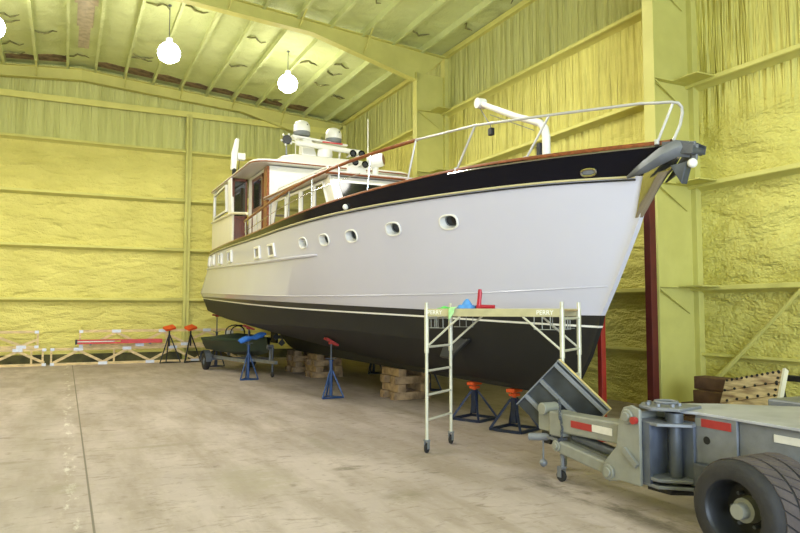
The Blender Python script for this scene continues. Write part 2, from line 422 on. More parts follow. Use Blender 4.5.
# purlins
PX = [RIDGE+.44+.955*k for k in range(10)]
PX += [RIDGE-.44-.955*k for k in range(10)]
for x in PX:
    if x < LX+.2 or x > WX-.1: continue
    g = MB(); zt = roof_z(x)+.05
    g.prism([(x-.03, BY, zt), (x+.03, BY, zt), (x+.03, BY, zt-.25), (x-.055, BY, zt-.25), (x-.055, BY, zt-.225), (x-.03, BY, zt-.215)], (0, FYD-BY, 0))
    trim(g, M['foam_roof'], 'roof purlin running the length of the hall', smooth=False)
for k in range(-3, 8):      # unsprayed strips where the roof meets the far frame
    xa, xb = RIDGE+.44+.955*k+.05, RIDGE+.44+.955*(k+1)-.05
    if k == -1: continue
    if k < -1: xa, xb = RIDGE-.44+.955*(k+1)+.05, RIDGE-.44+.955*(k+2)-.05
    random.seed(k+30); y0 = 25.25+random.uniform(-.12, .2); y2 = 25.25+random.uniform(-.12, .2); xm = xa+(xb-xa)*random.uniform(.3, .7)
    g = MB(); g.prism([(xa, y0, roof_z(xa)-.012), (xm, (y0+y2)/2-.12, roof_z(xm)-.012), (xb, y2, roof_z(xb)-.012), (xb, 25.75, roof_z(xb)-.012), (xa, 25.75, roof_z(xa)-.012)], (0, 0, .03))
    trim(g, M['bare_dark'], 'bare brown insulation at the far end of a roof bay', smooth=False)
# bent foam ridges across the roof bays
random.seed(3)
for k in range(46):
    i = random.randrange(0, 17); x = -6.0+.955*i+.9; y = random.choice([random.uniform(10, 17), random.uniform(18.5, 25.5), random.uniform(18.5, 25.5)])
    g = MB(); pts = []
    for q in range(7):
        t = q/6; xx = x+.1+.72*t
        if xx > WX-.2: break
        pts.append((xx, y+.12*math.sin(t*7+k)+random.uniform(-.09, .09), roof_z(xx)-.02-.03*math.sin(PI*t)))
    if len(pts) < 4: continue
    g.tube(pts, [.008+.022*math.sin(PI*(j+.5)/len(pts)) for j in range(len(pts))], 7)
    trim(g, M['foam_gap'], 'ragged dark gap in the foam of a roof bay')
# rigid frames
def frame(Y, flangew=.25, braces=True, left=True):
    """columns and rafters, each a structure object of its own"""
    hw = flangew/2
    def column(sx, name):
        xin, xout = (9.1, WX+.05) if sx > 0 else (-8.5, LX-.05)
        g = MB()
        g.box((min(xin, xout), Y-.012, 0), (max(xin, xout), Y+.012, 8.85))                   # web
        g.box((xin-.012, Y-hw, 0), (xin+.012, Y+hw, 8.85))                                     # inner flange
        g.box((xout-.16*sx-.02, Y-hw, 0), (xout-.05*sx, Y+hw, 9.4))                            # outer flange
        g.box((min(xin, xin+.2*sx), Y-hw, 0), (max(xin, xin+.2*sx), Y+hw, .025))
        for z in GZ:                                                                          # stiffener shelves level with the rails
            g.box((min(xin, xout), Y-hw, z-.06), (max(xin, xout), Y+hw, z-.035))
            g.bar((xin+.03*sx, Y-hw+.02, z-.08), (xout-.3*sx, Y-.03, z-.5), .03, .03)
            if sx > 0: g.box((WX-.62, Y-.62, z-.055), (WX-.02, Y+.1, z-.03))
        struct(g.build(name, M['foam_steel'], smooth=False, bevel=.008), 'foam-dusted steel frame column')
    def rafter(sx, name):
        g = MB(); s = sx
        X = lambda x: RIDGE+s*x
        bot = [(8.85, 8.60), (5.6, 9.45), (3.0, 9.63), (0, 9.85)] if s > 0 else [(8.85, 8.60), (5.6, 9.42), (2.5, 9.66), (0, 9.85)]
        top = [(0, roof_z(RIDGE)-.17), (9.8, roof_z(RIDGE+9.8)-.17)]
        poly = [(X(x), Y-.012, z) for x, z in bot]+[(X(x), Y-.012, z) for x, z in top]
        g.prism(poly, (0, .024, 0))
        for (xa, za), (xb, zb) in zip(bot[:-1], bot[1:]): g.bar((X(xa), Y, za), (X(xb), Y, zb), flangew, .025)
        g.bar((X(0), Y, top[0][1]), (X(9.8), Y, top[1][1]), flangew, .025)
        if braces:
            for k in range(1, 9, 2):
                x = .44+.955*k
                if x > 8.6: continue
                zb = interp(sorted([(a, c) for a, c in bot]), x)
                for sy in (-1, 1): g.bar((X(x), Y+sy*.72, roof_z(X(x))-.2), (X(x), Y+sy*.1, zb+.03), .035, .035)
        struct(g.build(name, M['foam_steel'], smooth=False), 'foam-dusted steel roof frame beam')
    column(1, 'column'); rafter(1, 'rafter')
    if left: column(-1, 'column'); rafter(-1, 'rafter')
for y in (8.65, 17.6): frame(y)
frame(25.95)
frame(-.4)
# wind post on the far wall, with a tie clip
g = MB(); g.box((3.86, FYD-.27, 0), (4.06, FYD-.25, 9.1)); g.box((3.95, FYD-.27, 0), (3.97, FYD+.02, 9.1)); g.box((3.86, FYD-.04, 0), (4.06, FYD-.02, 9.1))
for z in GZ: g.box((3.2, FYD-.245, z-.035), (3.9, FYD-.02, z-.005))
struct(g.build('column', M['foam_steel'], smooth=False), 'slim steel post on the far wall')
# rod brace in the right wall bay
g = MB(); g.tube([(WX-.14, 8.4, .45), (WX-.15, 8.17, .69), (WX-.16, 7.6, 1.22), (WX-.17, 6.65, 2.13), (WX-.17, 4.3, 4.3), (WX-.17, .0, 8.4)], [.03, .05, .035, .03, .03, .03], 8)
trim(g, M['foam_girt'], 'foam-coated rod brace crossing the right wall')
# door frame round the opening behind the camera
g = MB(); g.box((DX0-.1, BY-.02, 0), (DX0, BY+.1, DZ+.1)).box((DX1, BY-.02, 0), (DX1+.1, BY+.1, DZ+.1)).box((DX0, BY-.02, DZ), (DX1, BY+.1, DZ+.1))
struct(g.build('door_1', M['daylight_door'], smooth=False), 'frame of the open doorway behind the viewer')

# ================================================================ YACHT
A = 6.3
def bs(Y):
    s = Y-5.67
    v = 2.38*(1-(1-min(max(s, 0)/9, 1))**2.3)
    if Y > 17: v -= .33*((Y-17)/6.5)**2
    return v
def bw(Y):
    s = Y-6.84
    v = 2.3*(1-(1-min(max(s, 0)/10.5, 1))**1.9)
    if Y > 17: v -= .12*((Y-17)/6.5)**2
    return v
def quarter(Y, ys, v):
    u = (ys-Y)/.55
    if u < 1: v -= .34*(1-math.sqrt(max(0, 1-(1-max(u, 0))**2)))
    return v
T_SHEER = [(5.67, 3.79), (7, 3.825), (8.2, 3.835), (9.4, 3.80), (10.8, 3.755), (12.4, 3.70), (14.4, 3.65), (17, 3.64), (23.6, 3.72)]
T_NAVY = [(5.94, 3.46), (7.2, 3.53), (8.8, 3.555), (11, 3.56), (14.5, 3.535), (17, 3.56), (23.6, 3.66)]
T_MID = [(6.2, 2.85), (10, 2.84), (14, 2.88), (18, 2.96), (23.6, 3.06)]
T_KNUC = [(6.6, 2.15), (8, 2.11), (9.4, 2.09), (13.7, 2.13), (17.2, 2.23), (23.6, 2.43)]
T_WL = [(6.86, 1.77), (8.2, 1.785), (10, 1.86), (13.8, 2.0), (17.5, 2.12), (23.6, 2.29)]
T_BOOT = [(6.9, 1.635), (8.1, 1.68), (10, 1.76), (13.8, 1.89), (17.5, 2.03), (23.6, 2.25)]
T_BILGE = [(7.1, 1.22), (8, 1.22), (10, 1.36), (13.65, 1.50), (18, 1.52), (20, 1.60), (23.6, 1.85)]
T_QUART = [(7.35, .86), (9, .90), (11, 1.02), (13.65, 1.15), (18, 1.24), (23.6, 1.62)]
T_RAB = [(7.55, .72), (10, .72), (13, .76), (18, .95), (23.6, 1.48)]
T_KEEL = [(7.75, .655), (10, .645), (14, .645), (18, .645), (19.5, .645), (19.8, .66), (20.6, .80), (22, 1.25), (23.6, 1.44)]
LINES = [
    (5.67, 23.2, lambda Y: bs(Y), T_SHEER),
    (5.94, 23.3, lambda Y: bs(Y-.26)-.035, T_NAVY),
    (6.22, 23.7, lambda Y: .5*bs(Y-.55)+.5*bw(Y+.62)-.02, T_MID),
    (6.62, 24.1, lambda Y: bw(Y+.22)*1.03, T_KNUC),
    (6.86, 24.1, lambda Y: bw(Y), T_WL),
    (6.90, 24.05, lambda Y: bw(Y-.05)*.988, T_BOOT),
    (6.915, 24.04, lambda Y: bw(Y-.06)*.985, [(y, z-.028) for y, z in T_BOOT]),
    (7.10, 23.8, lambda Y: bw(Y-.25)*.93, T_BILGE),
    (7.35, 23.5, lambda Y: bw(Y-.5)*.55, T_QUART),
    (7.55, 23.1, lambda Y: .12, T_RAB),
    (7.75, 23.05, lambda Y: .10, T_KEEL),
]
STEMB = .035
def line_b(j, Y):
    y0, y1, f, t = LINES[j]
    return max(STEMB, quarter(Y, y1, f(Y)) if j < 9 else f(Y))
def hull_b(Y, z):
    """half breadth and outward normal of the starboard side at height z"""
    def bb(Y, z):
        zs = [(interp(l[3], Y), line_b(j, Y)) for j, l in enumerate(LINES)]
        for (za, ba), (zb, b2) in zip(zs[:-1], zs[1:]):
            if zb <= z <= za: return ba+(b2-ba)*(za-z)/(za-zb)
        return zs[0][1]
    v = bb(Y, z); dy = (bb(Y+.1, z)-bb(Y-.1, z))/.2; dz = (bb(Y, z+.05)-bb(Y, z-.05))/.1
    n = Vector((-1, -dy, -dz)).normalized()
    return v, n

yacht = thing('motor_yacht', 'white motor yacht with navy bulwark and dark bottom, blocked up on the floor', 'boat', (A, 14.5, .645))
NS = 72
ws = [(i/NS) for i in range(NS+1)]
ws = [w**1.45 for w in ws[:-8]]+[1-(1-ws[-9]**1.45)*((7-k)/8.0)**1.5 for k in range(8)]
def hpt(j, w, side):
    y0, y1, f, t = LINES[j]; Y = y0+(y1-y0)*w
    return (A+side*line_b(j, Y), Y, interp(t, Y))
HM = [M['navy'], M['hull_white'], M['boot'], M['gel'], M['bottom']]
strip_m = [0, 1, 1, 1, 2, 3, 4, 4, 4, 4]
h = MB(); bm = h.bm
V = {s: [[bm.verts.new(hpt(j, w, s)) for w in ws] for j in range(len(LINES))] for s in (-1, 1)}
for s in (-1, 1):
    for j in range(len(LINES)-1):
        for i in range(len(ws)-1):
            h.face([V[s][j][i], V[s][j][i+1], V[s][j+1][i+1], V[s][j+1][i]], strip_m[j])
for j in range(len(LINES)-1):
    h.face([V[-1][j][0], V[1][j][0], V[1][j+1][0], V[-1][j+1][0]], strip_m[j])
    h.face([V[-1][j][-1], V[1][j][-1], V[1][j+1][-1], V[-1][j+1][-1]], strip_m[j])
for i in range(len(ws)-1):
    h.face([V[-1][-1][i], V[1][-1][i], V[1][-1][i+1], V[-1][-1][i+1]], 4)
hull = h.build('hull', HM, yacht, ang=28)
PORTS = ((12.78, 3.15), (11.92, 3.14), (11.02, 3.13), (9.91, 3.15), (8.77, 3.15))
def hull_frame(Y, z, side):
    v, n = hull_b(Y, z); p = Vector((A+side*v, Y, z)); n = Vector((n.x*(-side), n.y, n.z))
    t = Vector((0, 0, 1)); u = t.cross(n).normalized(); w = n.cross(u)
    return p, n, u, w
def oval(p, u, w, a, bb, n=28, e=2.6):
    out = []
    for k in range(n):
        th = 2*PI*k/n; c, s_ = math.cos(th), math.sin(th)
        out.append(p+u*(a*math.copysign(abs(c)**(2/e), c))+w*(bb*math.copysign(abs(s_)**(2/e), s_)))
    return out
# cut the porthole openings through the topsides
c_ = MB()
for side in (-1, 1):
    for Y, z in PORTS:
        p, n, u, w = hull_frame(Y, z, side); c_.prism(oval(p+n*.2, u, w, .165, .105), -n*.34, 1)
cut = c_.build('cutter', HM, None, smooth=False)
bo = hull.modifiers.new('ports', 'BOOLEAN'); bo.object = cut; bo.solver = 'EXACT'; bo.operation = 'DIFFERENCE'
try: bo.use_hole_tolerant = True
except Exception: pass
bpy.context.view_layer.update()
me = bpy.data.meshes.new_from_object(hull.evaluated_get(bpy.context.evaluated_depsgraph_get()))
hull.modifiers.clear()
b2 = bmesh.new(); b2.from_mesh(me)          # drop the cutter's own faces, keep only the openings
kill = []
for f in b2.faces:
    c = f.calc_center_median()+ORG[yacht.name]
    for side in (-1, 1):
        for Y, z in PORTS:
            p, n, u, w = hull_frame(Y, z, side); d_ = c-p
            if abs(d_.dot(u)) < .166 and abs(d_.dot(w)) < .106 and abs(d_.dot(n)) < .3 and (abs(d_.dot(n)) > .012 or abs(f.normal.dot(n)) < .5): kill.append(f)
bmesh.ops.delete(b2, geom=list(set(kill)), context='FACES')
b2.to_mesh(me); b2.free()
hull.data = me
bpy.data.objects.remove(cut)
# deck
d = MB(); rows = []
for w in ws[1:]:
    x0, y, z = hpt(0, w, -1); x1 = hpt(0, w, 1)[0]
    z -= .1 if y > 14 else .1+.12*min(1, (14-y)/3)
    hb = max(.01, hull_b(max(y, 6.05), z)[0]-.03) if y > 6.05 else .01
    x0, x1 = A-hb, A+hb
    rows.append([(x0, y, z), (x0*.65+A*.35, y, z+.03), (A, y, z+.05), (x1*.65+A*.35, y, z+.03), (x1, y, z)])
d.grid(rows); d.build('deck', M['varnish'], yacht)
# mouldings swept along the hull
def swept(j, off, r, w0=0, w1=1, dz=0, side=-1, n=60):
    pts = []
    for i in range(n+1):
        u = i/n; w = w0+(w1-w0)*u**1.4
        x, y, z = hpt(j, w, side); pts.append((x+side*off, y, z+dz))
    return pts
def both(name, j, off, r, m, w0=.0, w1=.985, dz=0, seg=8):
    for side in (-1, 1):
        t = MB(); t.tube(swept(j, off, r, w0, w1, dz, side), r, seg); t.build(name, m, yacht)
both('cap_rail', 0, -.03, .032, M['varnish'], dz=.012)
both('rub_rail', 1, .008, .015, M['goldline'], w0=.012, dz=-.01)
both('shadow_line', 1, .0, .012, M['boot'], w0=.012, dz=-.045)
both('spray_rail', 3, .001, .011, M['hull_white'], w0=.006)
# bright strip below the varnished cap near the bow
t = MB(); t.tube(swept(0, .012, .0, .0, .16, -.028), .011, 6); t.build('rubbing_band', M['chrome'], yacht)
# aft guard strake
for side in (-1, 1):
    t = MB(); pts = []
    for i in range(40):
        Y = 12.35+(23.1-12.35)*i/39; z = interp([(12, 2.88), (16, 2.95), (19.5, 3.07), (23.3, 3.2)], Y)
        v, n = hull_b(Y, z); pts.append((A+side*(v+.012), Y, z))
    t.tube(pts, [.012]+[.03]*38+[.03], 8); t.build('guard_rail', M['hull_white'], yacht)
# portholes and square hull windows, starboard and port
for side in (-1, 1):
    for Y, z in PORTS:
        p, n, u, w = hull_frame(Y, z, side)
        t = MB(); loops = []
        for a, bb, o in ((.182, .122, -.01), (.178, .118, .016), (.165, .105, .022), (.155, .096, .016), (.150, .091, -.125)):
            loops.append([t.bm.verts.new(q) for q in oval(p+n*o, u, w, a, bb)])
        for L0, L1 in zip(loops[:-1], loops[1:]):
            for k in range(28): t.face([L0[k], L0[(k+1) % 28], L1[(k+1) % 28], L1[k]])
        pr = t.build('porthole', M['gel'], yacht, fixn=True)
        t = MB(); t.face([t.bm.verts.new(q) for q in oval(p-n*.118, u, w, .152, .093)]); t.build('pane', M['darkglass'], pr)
        t = MB(); q = oval(p-n*.112, u, w, .143, .085); t.tube(q, .010, 6, True); t.build('glass_rim', M['grey'], pr)
    for Y, z, hw_, hh in ((14.55, 3.14, .19, .12), (15.66, 3.17, .19, .12), (18.65, 3.29, .22, .14), (20.1, 3.33, .2, .14), (21.5, 3.38, .18, .14), (22.5, 3.41, .14, .13)):
        p, n, u, w = hull_frame(Y, z, side); R = Matrix((u, w, n)).transposed()
        t = MB()
        for du, dw, su, sw in ((0, hh, 2*hw_+.05, .05), (0, -hh, 2*hw_+.05, .05), (hw_, 0, .05, 2*hh), (-hw_, 0, .05, 2*hh)):
            t.obox(p+u*du+w*dw+n*.008, (su, sw, .06), R)
        f = t.build('hull_window', M['gel'], yacht, smooth=False, bevel=.006)
        t = MB(); t.obox(p+n*.004, (2*hw_, 2*hh, .02), R); t.build('pane', M['paneglass'], f, smooth=False)
# fairlead near the bow and a round fitting amidships
p, n, u, w = hull_frame(6.62, 3.58, -1)
t = MB(); t.tube(oval(p+n*.012, u, w, .095, .045, 24), .018, 8, True); fl = t.build('fairlead', M['chrome'], yacht)
t = MB(); t.face([t.bm.verts.new(q) for q in oval(p+n*.006, u, w, .09, .04)]); t.build('fairlead_hole', M['galv'], fl)
p, n, u, w = hull_frame(10.9, 3.62, -1); t = MB(); t.sphere(p+n*.02, .05, 14, 8); t.build('hull_light', M['white'], yacht)
# stabiliser fin on the starboard bilge, rudder and propeller under the stern
for side in (-1, 1):
    Y0 = 9.2; v0 = hull_b(Y0, 1.35)[0]
    x = A+side*(v0-.05)
    t = MB(); t.prism([(x, Y0-.25, 1.38), (x, Y0+.42, 1.38), (x+side*.20, Y0+.30, 1.08), (x+side*.20, Y0-.02, 1.08)], (side*.06, 0, .03)); t.build('stabiliser_fin', M['boot'], yacht, bevel=.015, smooth=False)
t = MB(); t.box((A-.04, 22.1, .75), (A+.04, 22.75, 1.4)); t.cyl((A, 22.3, 1.3), (A, 22.3, 1.55), .05); t.build('rudder', M['bottom'], yacht, bevel=.02, smooth=False)
t = MB(); t.cyl((A, 21.4, .98), (A, 21.75, .98), .07, 14)
for k in range(4):
    a = k*PI/2; dx, dz = math.cos(a), math.sin(a)
    t.prism([(A+dx*.05, 21.5, .98+dz*.05), (A+dx*.2-dz*.11, 21.52, .98+dz*.2+dx*.11), (A+dx*.3, 21.56, .98+dz*.3), (A+dx*.2+dz*.11, 21.6, .98+dz*.2-dx*.11)], (0, .015, 0))
t.build('propeller', M['galv_dark'], yacht)

# ---- lower deckhouse
HX0, HX1 = 4.6, 8.0
YB, YT, HZ = 11.85, 12.45, 4.46
t = MB()
t.prism([(HX0, YB, 3.55), (HX0, YT, HZ), (HX0, 17.0, HZ+.14), (HX0, 17.0, 3.5)], (HX1-HX0, 0, 0))
house = t.build('deckhouse', M['gel'], yacht, smooth=False, bevel=.03)
# roof slab with varnished edge
t = MB(); t.prism([(HX0-.16, 12.42, 4.48), (HX0-.16, 17.0, 4.62), (HX0-.16, 17.0, 4.70), (HX0-.16, 12.40, 4.565)], (HX1-HX0+.32, 0, 0)); rf = t.build('deckhouse_roof', M['gel'], yacht, smooth=False, bevel=.02)
t = MB(); t.tube([(HX0-.165, 16.9, 4.645), (HX0-.165, 12.6, 4.515), (HX0-.12, 12.42, 4.505), (HX0, 12.395, 4.505), (HX1, 12.395, 4.505), (HX1+.12, 12.42, 4.505), (HX1+.165, 12.6, 4.515), (HX1+.165, 16.9, 4.645)], .022, 8); t.build('roof_trim', M['varnish'], rf)
# windscreen panes on the raked front
sl = (YT-YB)/(HZ-3.55)
def front(x, z, off=.012): return (x, YB+sl*(z-3.55)-off, z)
for xa, xb in ((4.70, 5.62), (5.76, 6.84), (6.98, 7.90)):
    t = MB(); t.prism([front(xa+.03, 3.92), front(xa, 4.33), front(xb, 4.33), front(xb-.03, 3.92)], (0, .02, 0)); t.build('windscreen_pane', M['darkglass'], yacht, smooth=False)
# raked corner post and side windows
for sx, X in ((-1, HX0), (1, HX1)):
    t = MB()
    t.bar((X+sx*.015, 12.06, 3.62), (X+sx*.015, 12.60, 4.47), .05, .20, up=(0, 1, 0)); t.build('corner_post', M['gel'], yacht, smooth=False, bevel=.02)
    for k, (ya, yb, yc, yd) in enumerate(((12.52, 12.90, 13.36, 13.36), (13.50, 13.50, 14.22, 14.22), (14.42, 14.42, 15.24, 15.24), (15.5, 15.5, 16.62, 16.2))):
        fr = MB(); P = [(X+sx*.012, ya, 3.78), (X+sx*.012, yb, 4.40+.03*(yb-12.9)), (X+sx*.012, yd, 4.40+.03*(yd-12.9)), (X+sx*.012, yc, 3.78)]
        for a_, b_ in zip(P, P[1:]+P[:1]): fr.bar(a_, b_, .04, .05, up=(1, 0, 0))
        f = fr.build('side_window', M['gel'], yacht, smooth=False, bevel=.006)
        t = MB(); t.prism(P, (sx*.006, 0, 0)); t.build('pane', M['glass'], f, smooth=False)
# handrail along the deckhouse roof
for X in (HX0+.1, HX1-.1):
    t = MB(); t.tube([(X, 12.9, 4.62), (X, 12.95, 4.74), (X, 16.5, 4.86), (X, 16.6, 4.74)], .022, 8); t.build('roof_handrail', M['white'], yacht)

# ---- pilothouse (taller, behind) with front bulkhead facing the bow
PH = 5.5
t = MB(); t.box((4.52, 16.8, 3.5), (8.08, 18.9, PH)); ph = t.build('pilothouse', M['gel'], yacht, smooth=False, bevel=.03)
for X in (4.51, 8.09):
    t = MB(); t.box((X-.03, 16.78, 3.6), (X+.03, 17.12, PH-.02)); t.build('door_post', M['varnish'], yacht, smooth=False, bevel=.01)
for sx, X in ((-1, 4.5), (1, 8.1)):      # sliding side door: glass above, pale panel below
    t = MB()
    for y0, y1, z0, z1 in ((17.2, 17.3, 3.66, 5.35), (18.2, 18.3, 3.66, 5.35), (17.2, 18.3, 5.27, 5.37), (17.2, 18.3, 4.45, 4.55), (17.2, 18.3, 3.62, 3.72)):
        t.box((X-.03, y0, z0), (X+.03, y1, z1))
    dr = t.build('side_door', M['darkwood'], yacht, smooth=False, bevel=.006)
    t = MB(); t.box((X-.012, 17.3, 4.55), (X+.012, 18.2, 5.27)); t.build('pane', M['darkglass'], dr, smooth=False)
    t = MB(); t.box((X-.02, 17.3, 3.72), (X+.02, 18.2, 4.45)); t.build('door_panel', M['gel'], dr, smooth=False)
# small black fittings on the front bulkhead
t = MB(); t.cyl((5.75, 16.78, 5.38), (5.75, 16.70, 5.36), .03, 10); t.tube([(5.75, 16.72, 5.37), (6.0, 16.72, 5.2), (6.12, 16.74, 5.08)], .013, 6); t.build('wiper', M['black'], yacht)
# main roof over pilothouse and cockpit, rounded front corners, drooped edge
def roof_outline(z, off=0):
    X0, X1, Y0, Y1 = 4.08-off, 8.52+off, 16.55-off, 22.35+off
    pts = []; r = .45
    for cx, cy, a0 in ((X0+r, Y0+r, PI), (X1-r, Y0+r, 1.5*PI), (X1-r, Y1-r, 0), (X0+r, Y1-r, .5*PI)):
        for k in range(7):
            a = a0+k/6*PI/2; pts.append((cx+r*math.cos(a), cy+r*math.sin(a), z+.02*(cy-16)/6))
    return pts
t = MB(); t.prism(roof_outline(5.52), (0, 0, .09)); mr = t.build('main_roof', M['gel'], yacht, smooth=False, bevel=.025)
t = MB(); t.tube([(x, y, z) for x, y, z in roof_outline(5.545, .004)], .018, 8, True); t.build('roof_trim', M['varnish'], mr)
# cockpit wings, pillars and side windows
for sx in (-1, 1):
    X = A+sx*2.25
    def P(y, z): return (X+sx*(.0 if y < 20 else -.06*(y-20)), y, z)
    t = MB(); t.prism([P(18.8, 3.62), P(22.4, 3.68), P(22.4, 4.62), P(18.8, 4.50)], (-sx*.06, 0, 0)); t.build('cockpit_coaming', M['cream'], yacht, smooth=False, bevel=.015)
    t = MB(); t.tube([P(17.05, 4.27), P(18.7, 4.49), P(20.5, 4.56), P(22.45, 4.65)], .035, 8); t.build('coaming_rail', M['varnish' if sx > 0 else 'cream'], yacht)
    t = MB(); t.prism([P(18.85, 4.5), P(19.3, 4.52), P(19.45, 5.53), P(19.0, 5.53)], (-sx*.07, 0, 0)); t.build('pillar', M['gel'], yacht, smooth=False, bevel=.015)
    t = MB(); t.prism([P(21.95, 4.6), P(22.35, 4.62), P(22.2, 5.55), P(21.85, 5.55)], (-sx*.07, 0, 0)); t.build('pillar', M['gel'], yacht, smooth=False, bevel=.015)
    fr = MB(); Q = [P(19.5, 4.66), P(21.85, 4.72), P(21.8, 5.42), P(19.62, 5.40)]
    for a_, b_ in zip(Q, Q[1:]+Q[:1]): fr.bar(a_, b_, .05, .07, up=(1, 0, 0))
    f = fr.build('cockpit_window', M['gel'], yacht, smooth=False)
    t = MB(); t.prism(Q, (-sx*.01, 0, 0)); t.build('pane', M['glass'], f, smooth=False)
    # mahogany bulkhead door closing the side deck, glazed above
    xa, xb = sorted((X-sx*.03, A+sx*1.8))
    t = MB()
    for x0, x1, z0, z1 in ((xa, xa+.06, 3.6, 5.5), (xb-.06, xb, 3.6, 5.5), (xa, xb, 5.42, 5.5), (xa, xb, 4.35, 4.45), (xa, xb, 3.62, 3.7)):
        t.box((x0, 18.92, z0), (x1, 18.98, z1))
    dr = t.build('bulkhead_door', M['darkwood'], yacht, smooth=False, bevel=.006)
    t = MB(); t.box((xa+.06, 18.94, 4.45), (xb-.06, 18.955, 5.42)); t.build('pane', M['glass'], dr, smooth=False)
    t = MB(); t.box((xa+.06, 18.935, 3.7), (xb-.06, 18.965, 4.35)); t.build('door_panel', M['darkwood'], dr, smooth=False)
t = MB(); t.box((4.3, 22.3, 3.66), (8.3, 22.42, 4.62)); t.build('transom_bulwark', M['cream'], yacht, smooth=False, bevel=.02)

# ---- gear on the roofs
# console block on the main roof
t = MB(); t.prism([(4.85, 17.0, 5.6), (4.95, 17.15, 5.86), (5.35, 17.3, 5.98), (7.25, 17.3, 5.98), (7.65, 17.15, 5.86), (7.75, 17.0, 5.6)], (0, 1.6, 0)); t.build('flybridge_console', M['gel'], yacht, smooth=False, bevel=.04)
MY = 18.1
mast = MB()
mast.prism([(5.75, MY-.18, 5.95), (6.25, MY-.18, 5.95), (6.02, MY-.12, 6.66), (5.80, MY-.12, 6.66)], (0, .34, 0))
mast.prism([(5.48, MY-.16, 6.60), (7.12, MY-.16, 6.50), (7.12, MY-.16, 6.56), (5.48, MY-.16, 6.67)], (0, .36, 0))
mast.cyl((6.9, MY, 5.9), (6.95, MY, 6.52), .03, 10)
mast = mast.build('mast', M['gel'], yacht, smooth=False, bevel=.02)
t = MB(); t.box((6.35, MY-.18, 6.525), (6.95, MY-.165, 6.565)); t.build('mast_stripe', M['redpaint'], mast, smooth=False)
def radome(x, z, r=.235, hgt=.44):
    t = MB(); t.lathe([(0, 0), (r*.86, 0), (r*.97, .03), (r, .05), (r, .12)], (x, MY, z), seg=28); dm = t.build('radome', M['grey'], yacht)
    t = MB(); t.lathe([(r, .12), (r*1.0, hgt*.5), (r*.93, hgt*.72), (r*.72, hgt*.9), (r*.4, hgt*.985), (0, hgt)], (x, MY, z), seg=28); t.build('dome_cap', M['gel'], dm)
    t = MB(); t.sphere((x+.09, MY-r*.93, z+hgt*.66), .018, 8, 6); t.build('badge', M['black'], dm)
radome(5.80, 6.68); radome(6.74, 6.58)
t = MB(); t.tube([(5.5, MY-.45, 6.37), (7.42, MY-.45, 6.28)], .075, 12); ra = t.build('radar_antenna', M['gel'], yacht, bevel=.01)
t = MB(); t.lathe([(.02, 0), (.19, .02), (.22, .12), (.2, .25), (.12, .3), (0, .3)], (6.36, MY-.35, 6.02), seg=20); t.build('radar_motor', M['gel'], ra)
t = MB(); t.cyl((6.36, MY-.35, 5.9), (6.36, MY-.35, 6.04), .1, 12); t.build('radar_pedestal', M['gel'], ra)
t = MB(); t.tube([(5.3, MY-.35, 6.42), (5.62, MY-.35, 6.38)], .02, 8); t.build('antenna_arm', M['gel'], ra)
t = MB(); t.sphere((5.58, MY-.1, 6.60), .055, 12, 8); t.cyl((5.58, MY-.1, 6.5), (5.58, MY-.1, 6.56), .012, 8); t.build('anchor_light', M['white'], yacht)
# black round lamp and its post left of the mast
t = MB(); t.lathe([(0, -.06), (.1, -.05), (.13, .0), (.12, .06), (0, .07)], (5.2, 17.5, 6.38), (-.3, -1, .1), 16); sl_ = t.build('searchlight', M['black'], yacht)
t = MB(); t.cyl((5.2, 17.55, 5.8), (5.2, 17.55, 6.28), .03, 10, r2=.02); t.build('post', M['grey'], sl_)
for q in range(5):
    a = q*1.1+1.2; t = MB(); t.sphere((5.2+.15*math.cos(a)-.02, 17.45, 6.38+.15*math.sin(a)), .03, 8, 6); t.build('clamp', M['white'], sl_)
# white slab antenna on the aft quarter of the roof
t = MB(); t.prism([(4.28, 20.0, 5.98), (4.42, 20.0, 5.98), (4.50, 20.0, 6.90), (4.40, 20.0, 6.93), (4.30, 20.0, 6.5)], (0, .22, 0)); sa = t.build('slab_antenna', M['white'], yacht, smooth=False, bevel=.03)
t = MB(); t.box((4.46, 19.98, 6.28), (4.68, 20.2, 6.48)); t.build('control_box', M['white'], sa, smooth=False, bevel=.02)
t = MB(); t.cyl((4.36, 20.1, 5.6), (4.36, 20.1, 6.0), .05, 10); t.cyl((4.48, 20.1, 5.6), (4.52, 20.1, 6.3), .012, 6); t.sphere((4.36, 20.02, 5.95), .06, 10, 6); t.build('bracket', M['black'], sa)
# horn trumpets, white searchlight and whip aerials on the deckhouse roof
for x, z in ((5.45, 4.98), (5.68, 4.95), (5.40, 5.16), (5.60, 5.17)):
    t = MB(); t.lathe([(.075, 0), (.08, .01), (.05, .09), (.028, .2), (.022, .36), (0, .37)], (x, 13.3, z), (0, 1, 0), 18); hn = t.build('horn', M['chrome'], yacht)
    t = MB(); t.lathe([(0, .015), (.048, .012)], (x, 13.3, z), (0, 1, 0), 18); t.build('horn_mouth', M['black'], hn)
t = MB(); t.box((5.35, 13.42, 4.55), (5.75, 13.55, 4.9)); t.build('horn_bracket', M['gel'], yacht, smooth=False, bevel=.01)
t = MB(); t.lathe([(0, -.2), (.1, -.19), (.15, -.08), (.15, .12), (.13, .16), (0, .16)], (5.98, 13.4, 5.08), (.75, -.6, .1), 18); t.cyl((5.98, 13.45, 4.55), (5.98, 13.45, 5.0), .07, 10); sp = t.build('searchlight', M['gel'], yacht)
t = MB(); t.lathe([(0, .165), (.115, .162), (.115, .17), (0, .2)], (5.98, 13.4, 5.08), (.75, -.6, .1), 18); t.build('lamp_face', M['darkwood'], sp)
